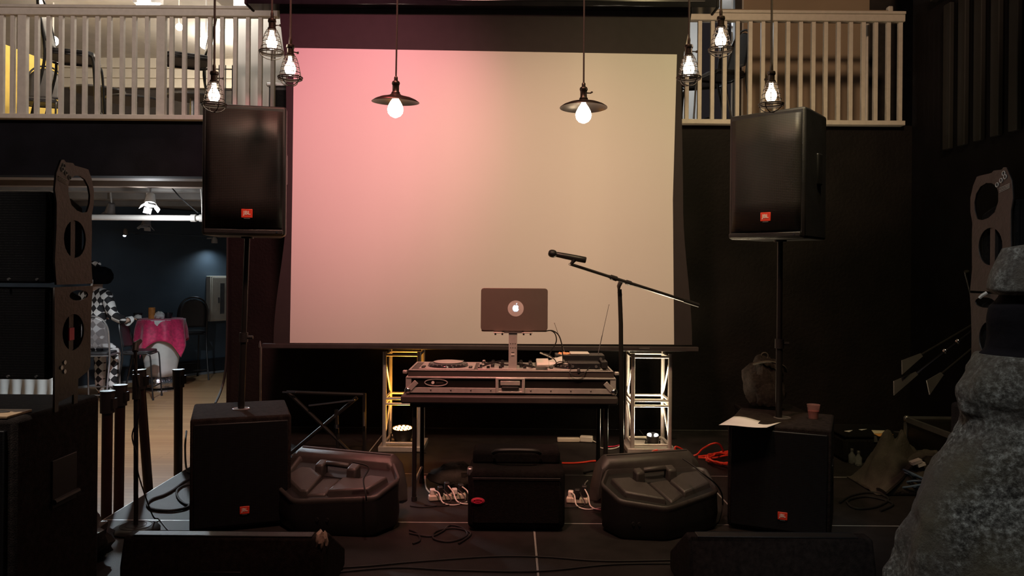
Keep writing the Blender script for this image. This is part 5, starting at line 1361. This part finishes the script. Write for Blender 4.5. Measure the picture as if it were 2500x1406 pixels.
V = [(0, -.02, .80), (0, -.02, 1.0), (0, .02, 1.28), (0, .03, 1.50), (.01, .05, 1.62), (.02, .07, 1.72), (.02, .06, 1.82),
     (.19, .03, 1.49), (.28, .04, 1.22), (.30, .26, 1.12), (.29, .36, 1.15),
     (-.19, .03, 1.49), (-.28, .02, 1.22), (-.22, .26, 1.12), (-.2, .36, 1.15),
     (.10, -.01, .76), (.13, .27, .70), (.11, .25, .36), (.10, .24, .09), (.11, .38, .05),
     (-.10, -.01, .76), (-.13, .27, .70), (-.11, .25, .36), (-.10, .24, .09), (-.11, .38, .05)]
E = [(0, 1), (1, 2), (2, 3), (3, 4), (4, 5), (5, 6), (3, 7), (7, 8), (8, 9), (9, 10), (3, 11), (11, 12), (12, 13), (13, 14), (0, 15), (15, 16), (16, 17), (17, 18), (18, 19), (0, 20), (20, 21), (21, 22), (22, 23), (23, 24)]
R_ = [(.16, .12), (.14, .10), (.17, .11), (.12, .09), .055, .085, .08, .065, .05, .036, .03, .065, .05, .036, .03, .09, .075, .055, .038, .035, .09, .075, .055, .038, .035]
# fingers, thumb at the side
for s, h in ((1, 10), (-1, 14)):
    wx, wy, wz = V[h]
    for f in range(4):
        b0 = len(V); x = wx + s*(-.03+.02*f); L1 = (.07, .085, .08, .06)[f]
        V += [(x, wy+.05, wz+.005), (x, wy+.05+L1*.6, wz), (x, wy+.05+L1, wz-.02)]; E += [(h, b0), (b0, b0+1), (b0+1, b0+2)]; R_ += [.010, .009, .007]
    b0 = len(V); V += [(wx-s*.045, wy+.02, wz), (wx-s*.06, wy+.06, wz-.005)]; E += [(h, b0), (b0, b0+1)]; R_ += [.011, .008]
body = skin_figure('body', V, E, R_, skin)
VC = V[:5]+V[7:10]+V[11:14]+V[15:19]+V[20:24]
idx = {v: k for k, v in enumerate([0, 1, 2, 3, 4, 7, 8, 9, 11, 12, 13, 15, 16, 17, 18, 20, 21, 22, 23])}
EC = [(idx[a], idx[b_]) for a, b_ in E if a in idx and b_ in idx]
RC = [((R_[k][0]+.028, R_[k][1]+.028) if isinstance(R_[k], tuple) else R_[k]+.026) for k in idx]
RC[4] = .075
skin_figure('costume', VC, EC, RC, harl)
obj('shoe', MB().ball((.11, .33, .055), .06, 14, 8, s=(.8, 1.9, .8)), hair, t); obj('shoe', MB().ball((-.11, .33, .055), .06, 14, 8, s=(.8, 1.9, .8)), hair, t)
hat = obj('hat', MB().lathe([(.13, 1.66), (.17, 1.68), (.205, 1.74), (.205, 1.80), (.17, 1.87), (.10, 1.905), (.03, 1.91)], 28, Matrix.Translation((.03, .03, .0))), hair, t)
obj('hat_bow', MB().ball((-.03, 0, 1.95), .06, 14, 8, s=(1.3, .8, .7)).ball((.05, 0, 1.94), .05, 14, 8, s=(1.2, .8, .7)), harl, hat)
obj('ribbon', MB().tube(smoothpath([(.10, -.14, 1.74), (.12, -.17, 1.66), (.08, -.16, 1.60)]), [.012]*13, 8, flat=.5), white_cloth, hat)
m = MB(); m.ball((.02, .15, 1.745), .018, 8, 6, s=(.8, 1.3, 1.2)); m.ball((-.075, .06, 1.745), .025, 8, 6, s=(.4, .8, 1.2)); m.ball((.115, .06, 1.745), .025, 8, 6, s=(.4, .8, 1.2)); obj('face_detail', m, skin, t)
obj('eye', MB().ball((-.015, .152, 1.765), .012, 8, 6).ball((.055, .152, 1.765), .012, 8, 6), white_plastic, t)
obj('mouth', MB().ball((.02, .148, 1.69), .02, 8, 6, s=(1.2, .4, .3)), red_badge, t)
m = MB()
for k in range(7): m.ring((.31, .30+.012*k, 1.12+.004*k), .062-.003*k, .005, 'Y', 16, 5)
obj('ruffled_cuff', m, white_cloth, t)

# wall panel, pipe, track lights
wp = P(531, 728, 13.95)
ang = math.atan2(dirw.y, dirw.x)
def wall_at(px, dmin=9):
    """depth where the sight line of column px meets the blue wall"""
    k = (px-1250)/F; s_ = (k*A.y - A.x)/(dirw.x - k*dirw.y); return A.y + dirw.y*s_
dw = wall_at(528); wp = P(528, 728, dw)
hgt = 109*dw/F
Mw = Matrix.Translation((wp.x, dw, wp.z)) @ Matrix.Rotation(ang, 4, 'Z')
t = thing('fuse_box', 'pale grey metal fuse box on the slate blue wall', 'fuse box', M=Mw)
obj('box', MB().box((.0, -.075, 0), (.42, .14, hgt)), ivory, t, bevel=.01); o = obj('door_leaf', MB().box((.0, -.15, 0), (.36, .012, hgt*.94)), ivory, t, bevel=.006)
obj('vent_slot', MB().box((.02, -.158, 0.0), (.085, .006, hgt*.68)), steel, o); obj('latch', MB().box((-.05, -.16, -.03), (.03, .012, .1)), steel, o)
pp_, pq_ = P(205, 528, 9.6), P(497, 535, 9.6)
t = thing('ceiling_pipe', 'white pipe running below the balcony with a coupling at its right end', 'pipe', (pp_+pq_)/2)
zz = (pp_.z+pq_.z)/2; px0_ = -7.2
obj('pipe_run', MB().cyl((px0_, 9.6, zz), (pq_.x, 9.6, zz), .035, 16), white_plastic, t, True)
for px in (473, 494): c = P(px, 534, 9.6); obj('coupling', MB().cyl((c.x-.03, 9.6, zz), (c.x+.03, 9.6, zz), .047, 16), white_plastic, t, True)
c = P(497, 534, 9.6); obj('riser', MB().tube([(c.x, 9.6, zz), P(494, 490, 9.6), P(491, 462, 9.6)], [.022, .014, .010], 10), white_plastic, t, True)
obj('hanger_wire', MB().tube([P(404, 440, 9.5), P(440, 482, 9.5), P(484, 520, 9.58)], .008, 6), rubber, t, True)
grey_head = mat('grey_lamp_paint', (.16, .15, .145), .5)
def track_head(px, py, d, rz, tilt, label, lit, sc=1.0, hang=None):
    c = P(px, py, d)
    M = Matrix.Translation(c) @ Matrix.Rotation(rz, 4, 'Z') @ Matrix.Rotation(tilt, 4, 'X')
    t = thing('track_light', label, 'spotlight', M=M, group='spotlights under the balcony')
    obj('can', MB().lathe([(.03*sc, .13*sc), (.055*sc, .12*sc), (.068*sc, .04*sc), (.085*sc, -.05*sc), (.082*sc, -.05*sc), (.062*sc, .03*sc)], 20), white_plastic if lit else grey_head, t)
    obj('lamp_face', MB().lathe([(.060*sc, .01*sc), (.062*sc, -.03*sc), (.04*sc, -.05*sc), (.01, -.055*sc)], 18), track_glow if lit else grey_head, t)
    for k in range(4):
        Mk = Matrix.Rotation(PI/2*k+.4, 4, 'Z')
        obj('barn_door', MB().box((.105*sc, 0, -.095*sc), (.008, .11*sc, .085*sc), Mk, rot=Matrix.Rotation(-.75, 3, 'Y')), grey_head, t, bevel=.002)
    Mi = M.inverted(); top_ = Vector((c.x, c.y, 2.62 if hang is None else hang))
    obj('stem', MB().tube([Mi @ top_, Vector((0, 0, .12*sc))], .010, 6), white_plastic, t)
    return c
c = track_head(367, 492, 9.2, .3, math.radians(-28), 'white spotlight with barn doors, lit bright under the balcony', True, .82)
lamp('track_lamp_spill', 'POINT', c+Vector((.04, -.06, -.16)), 22, (.9, .95, 1.0), size=.05)
lamp('track_lamp_glow', 'SPOT', c+Vector((.04, -.05, -.15)), 260, (.80, .92, 1.0), c+Vector((.25, -.2, -2.0)), .05, 158, .5)
track_head(270, 512, 10.6, .8, math.radians(25), 'grey unlit spotlight hanging left of the lit one', False, .8)
track_head(358, 543, 10.4, -.2, math.radians(-10), 'grey spotlight with barn doors hanging below the white pipe', False, .75)
dq = wall_at(306) - .35; c = P(306, 567, dq); dq2 = wall_at(500) - .12
t = thing('wall_rail_light', 'small lit spot on a thin rail along the blue wall', 'spotlight', c)
e0, e1 = c + dirw*.05, c + dirw*3.1
obj('rail', MB().cyl(e0, e1, .012, 8), blue_wall, t, True); obj('spot_body', MB().lathe([(.02, .06), (.04, .03), (.045, -.05)], 14, Matrix.Translation(c)), chrome, t, True)
obj('spot_lamp', MB().ball(c+Vector((0, -.02, -.05)), .026, 10, 6), glow('small_lamp', (.8, .9, 1.0), 3), t, True)
for kq in (.1, .9): obj('rail_bracket', MB().cyl(e0.lerp(e1, kq), e0.lerp(e1, kq) - nrm*.40, .01, 6), metal_black, t, True)
dq = wall_at(524)-.25; c = P(524, 588, dq)
lamp('wall_spot_beam', 'SPOT', c-nrm*.02+Vector((0, 0, -.06)), 16, (.75, .9, 1.0), c+nrm*.3+Vector((-.1, .1, -1.2)), .04, 150, 1.0)
t = thing('wall_spot', 'small white wall spot under the left pole speaker corner', 'spotlight', c)
obj('spot_body', MB().lathe([(.02, .07), (.05, .03), (.055, -.04)], 14, Matrix.Translation(c)), white_plastic, t, True); obj('arm', MB().cyl(c+Vector((0, 0, .05)), c+Vector((0, 0, .05)) - nrm*.24, .014, 8), white_plastic, t, True)
# low white-clothed table far left, seen below the line array boxes
wc = P(60, 945, 10.2)
t = thing('low_table', 'low table with pale cloth seen under the left line array boxes', 'table', (wc.x+.05, 10.2, FZ))
obj('tabletop', MB().box((0, 0, .70), (1.0, .6, .04)), white_plastic, t)
m = MB(); m.grid(lambda u, v: ((u-.5)*1.02, -.31-.02*math.sin(u*40)*(1-v), .16+.565*v), 60, 6); obj('cloth_skirt', m, white_cloth, t, solid=.003)
for x in (-.42, .42): obj('leg', MB().box((x, 0, .35), (.05, .5, .70)), metal_black, t)

# ---------------------------------------------------------------- upstairs furniture and lamps
stool('dark bar chair behind the left railing, seat seen from below, nearest the left edge', FM(178, 130, 8.75, math.radians(108), SLAB), sc=1.22, group='bar chairs on the left balcony')
stool('dark bar chair behind the left railing, left of the white partition', FM(455, 130, 8.8, math.radians(-62), SLAB), sc=1.20, group='bar chairs on the left balcony')
stool('dark bar chair deeper on the left balcony, against the yellow wall', FM(100, 220, 10.6, math.radians(20), SLAB), sc=1.05, group='bar chairs on the left balcony')
def pub_table(px, d, h, label, r=.36):
    x = P(px, 220, d).x
    t = thing('pub_table', label, 'table', (x, d, SLAB), 0, 'tables upstairs')
    obj('tabletop', MB().cyl((0, 0, h-.03), (0, 0, h), r, 32), plastic, t, bevel=.005); obj('column', MB().cyl((0, 0, .03), (0, 0, h-.03), .035, 12), steel, t); obj('foot', MB().lathe([(.26, 0), (.26, .015), (.05, .04)], 24), metal_black, t)
pub_table(240, 11.2, 1.05, 'dark round table deep on the left balcony, left one')
pub_table(330, 10.4, .74, 'dark round table on the left balcony between the chairs')
pub_table(470, 11.6, 1.05, 'dark round table deep on the left balcony near the partition')
wr = P(543, 195, 9.4)
t = thing('wire_rack', 'black wire rack leaning near the partition upstairs', 'rack', (wr.x, 9.4, SLAB))
for k in range(6): obj('upright', MB().cyl((-.2+.08*k, 0, 0), (-.2+.08*k, 0, .95), .006, 6), metal_black, t)
for z in (.06, .35, .65, .9): obj('shelf_wire', MB().cyl((-.22, 0, z), (.22, 0, z), .006, 6), metal_black, t)
pc = P(690, 230, 8.75)
t = thing('cabinet', 'small dark cabinet with grey top at the right end of the left balcony', 'cabinet', (pc.x, 8.75, SLAB))
obj('cabinet_body', MB().box((.06, 0, .26), (.34, .3, .5)), plastic, t, bevel=.01); obj('cabinet_top', MB().box((.06, 0, .53), (.38, .34, .04)), steel, t, bevel=.01); obj('door_panel', MB().box((.06, -.153, .25), (.29, .012, .44)), brown_black, t)
def ceiling_bulb(px, py, d, label, r=.055):
    c = P(px, py, d)
    t = thing('ceiling_lamp', label, 'lamp', c, 0, 'lit lamps in the upper rooms')
    o = obj('lamp_globe', MB().ball((0, 0, 0), r, 16, 10), bulb_room, t); obj('lamp_stem', MB().cyl((0, 0, r*.8), (0, 0, max(5.5-c.z, r)), .012, 8), white_plastic, t)
ceiling_bulb(130, 100, 11.5, 'lit round lamp on the upstairs ceiling, farthest left', .075)
ceiling_bulb(438, 66, 11.0, 'small lit lamp beside the dropped ceiling upstairs', .05)
ceiling_bulb(503, 104, 9.9, 'largest lit lamp upstairs, near the chair left of the partition', .085)
ceiling_bulb(352, 4, 8.6, 'lit lamp above the left railing at the top edge', .07)
t = thing('tube_light', 'long white tube light under the upstairs ceiling at the top edge', 'lamp', P(362, 13, 9.0)); obj('tube', MB().cyl((-.13, 0, 0), (.13, 0, 0), .02, 10), bulb_room, t); obj('housing', MB().box((0, 0, .06), (.32, .08, .08)), white_plastic, t)
# right balcony: chairs against the pale far wall
stool('dark moulded chair behind the right railing, beside the tan wall', FM(1762, 230, 8.75, math.radians(-75), SLAB), sc=1.0, group='chairs on the right balcony')
stool('dark chair behind the right railing, next to the screen edge', FM(1712, 230, 9.75, math.radians(-110), SLAB), sc=1.25, group='chairs on the right balcony')
t = thing('side_table', 'low dark table behind the chairs on the right balcony', 'table', (P(1690, 260, 11.2).x, 11.2, SLAB))
obj('tabletop', MB().box((0, 0, .62), (.9, .6, .04)), plastic, t, bevel=.006)
for sx_ in (-1, 1):
    for sy_ in (-1, 1): obj('leg', MB().box((sx_*.4, sy_*.25, .3), (.04, .04, .6)), metal_black, t)
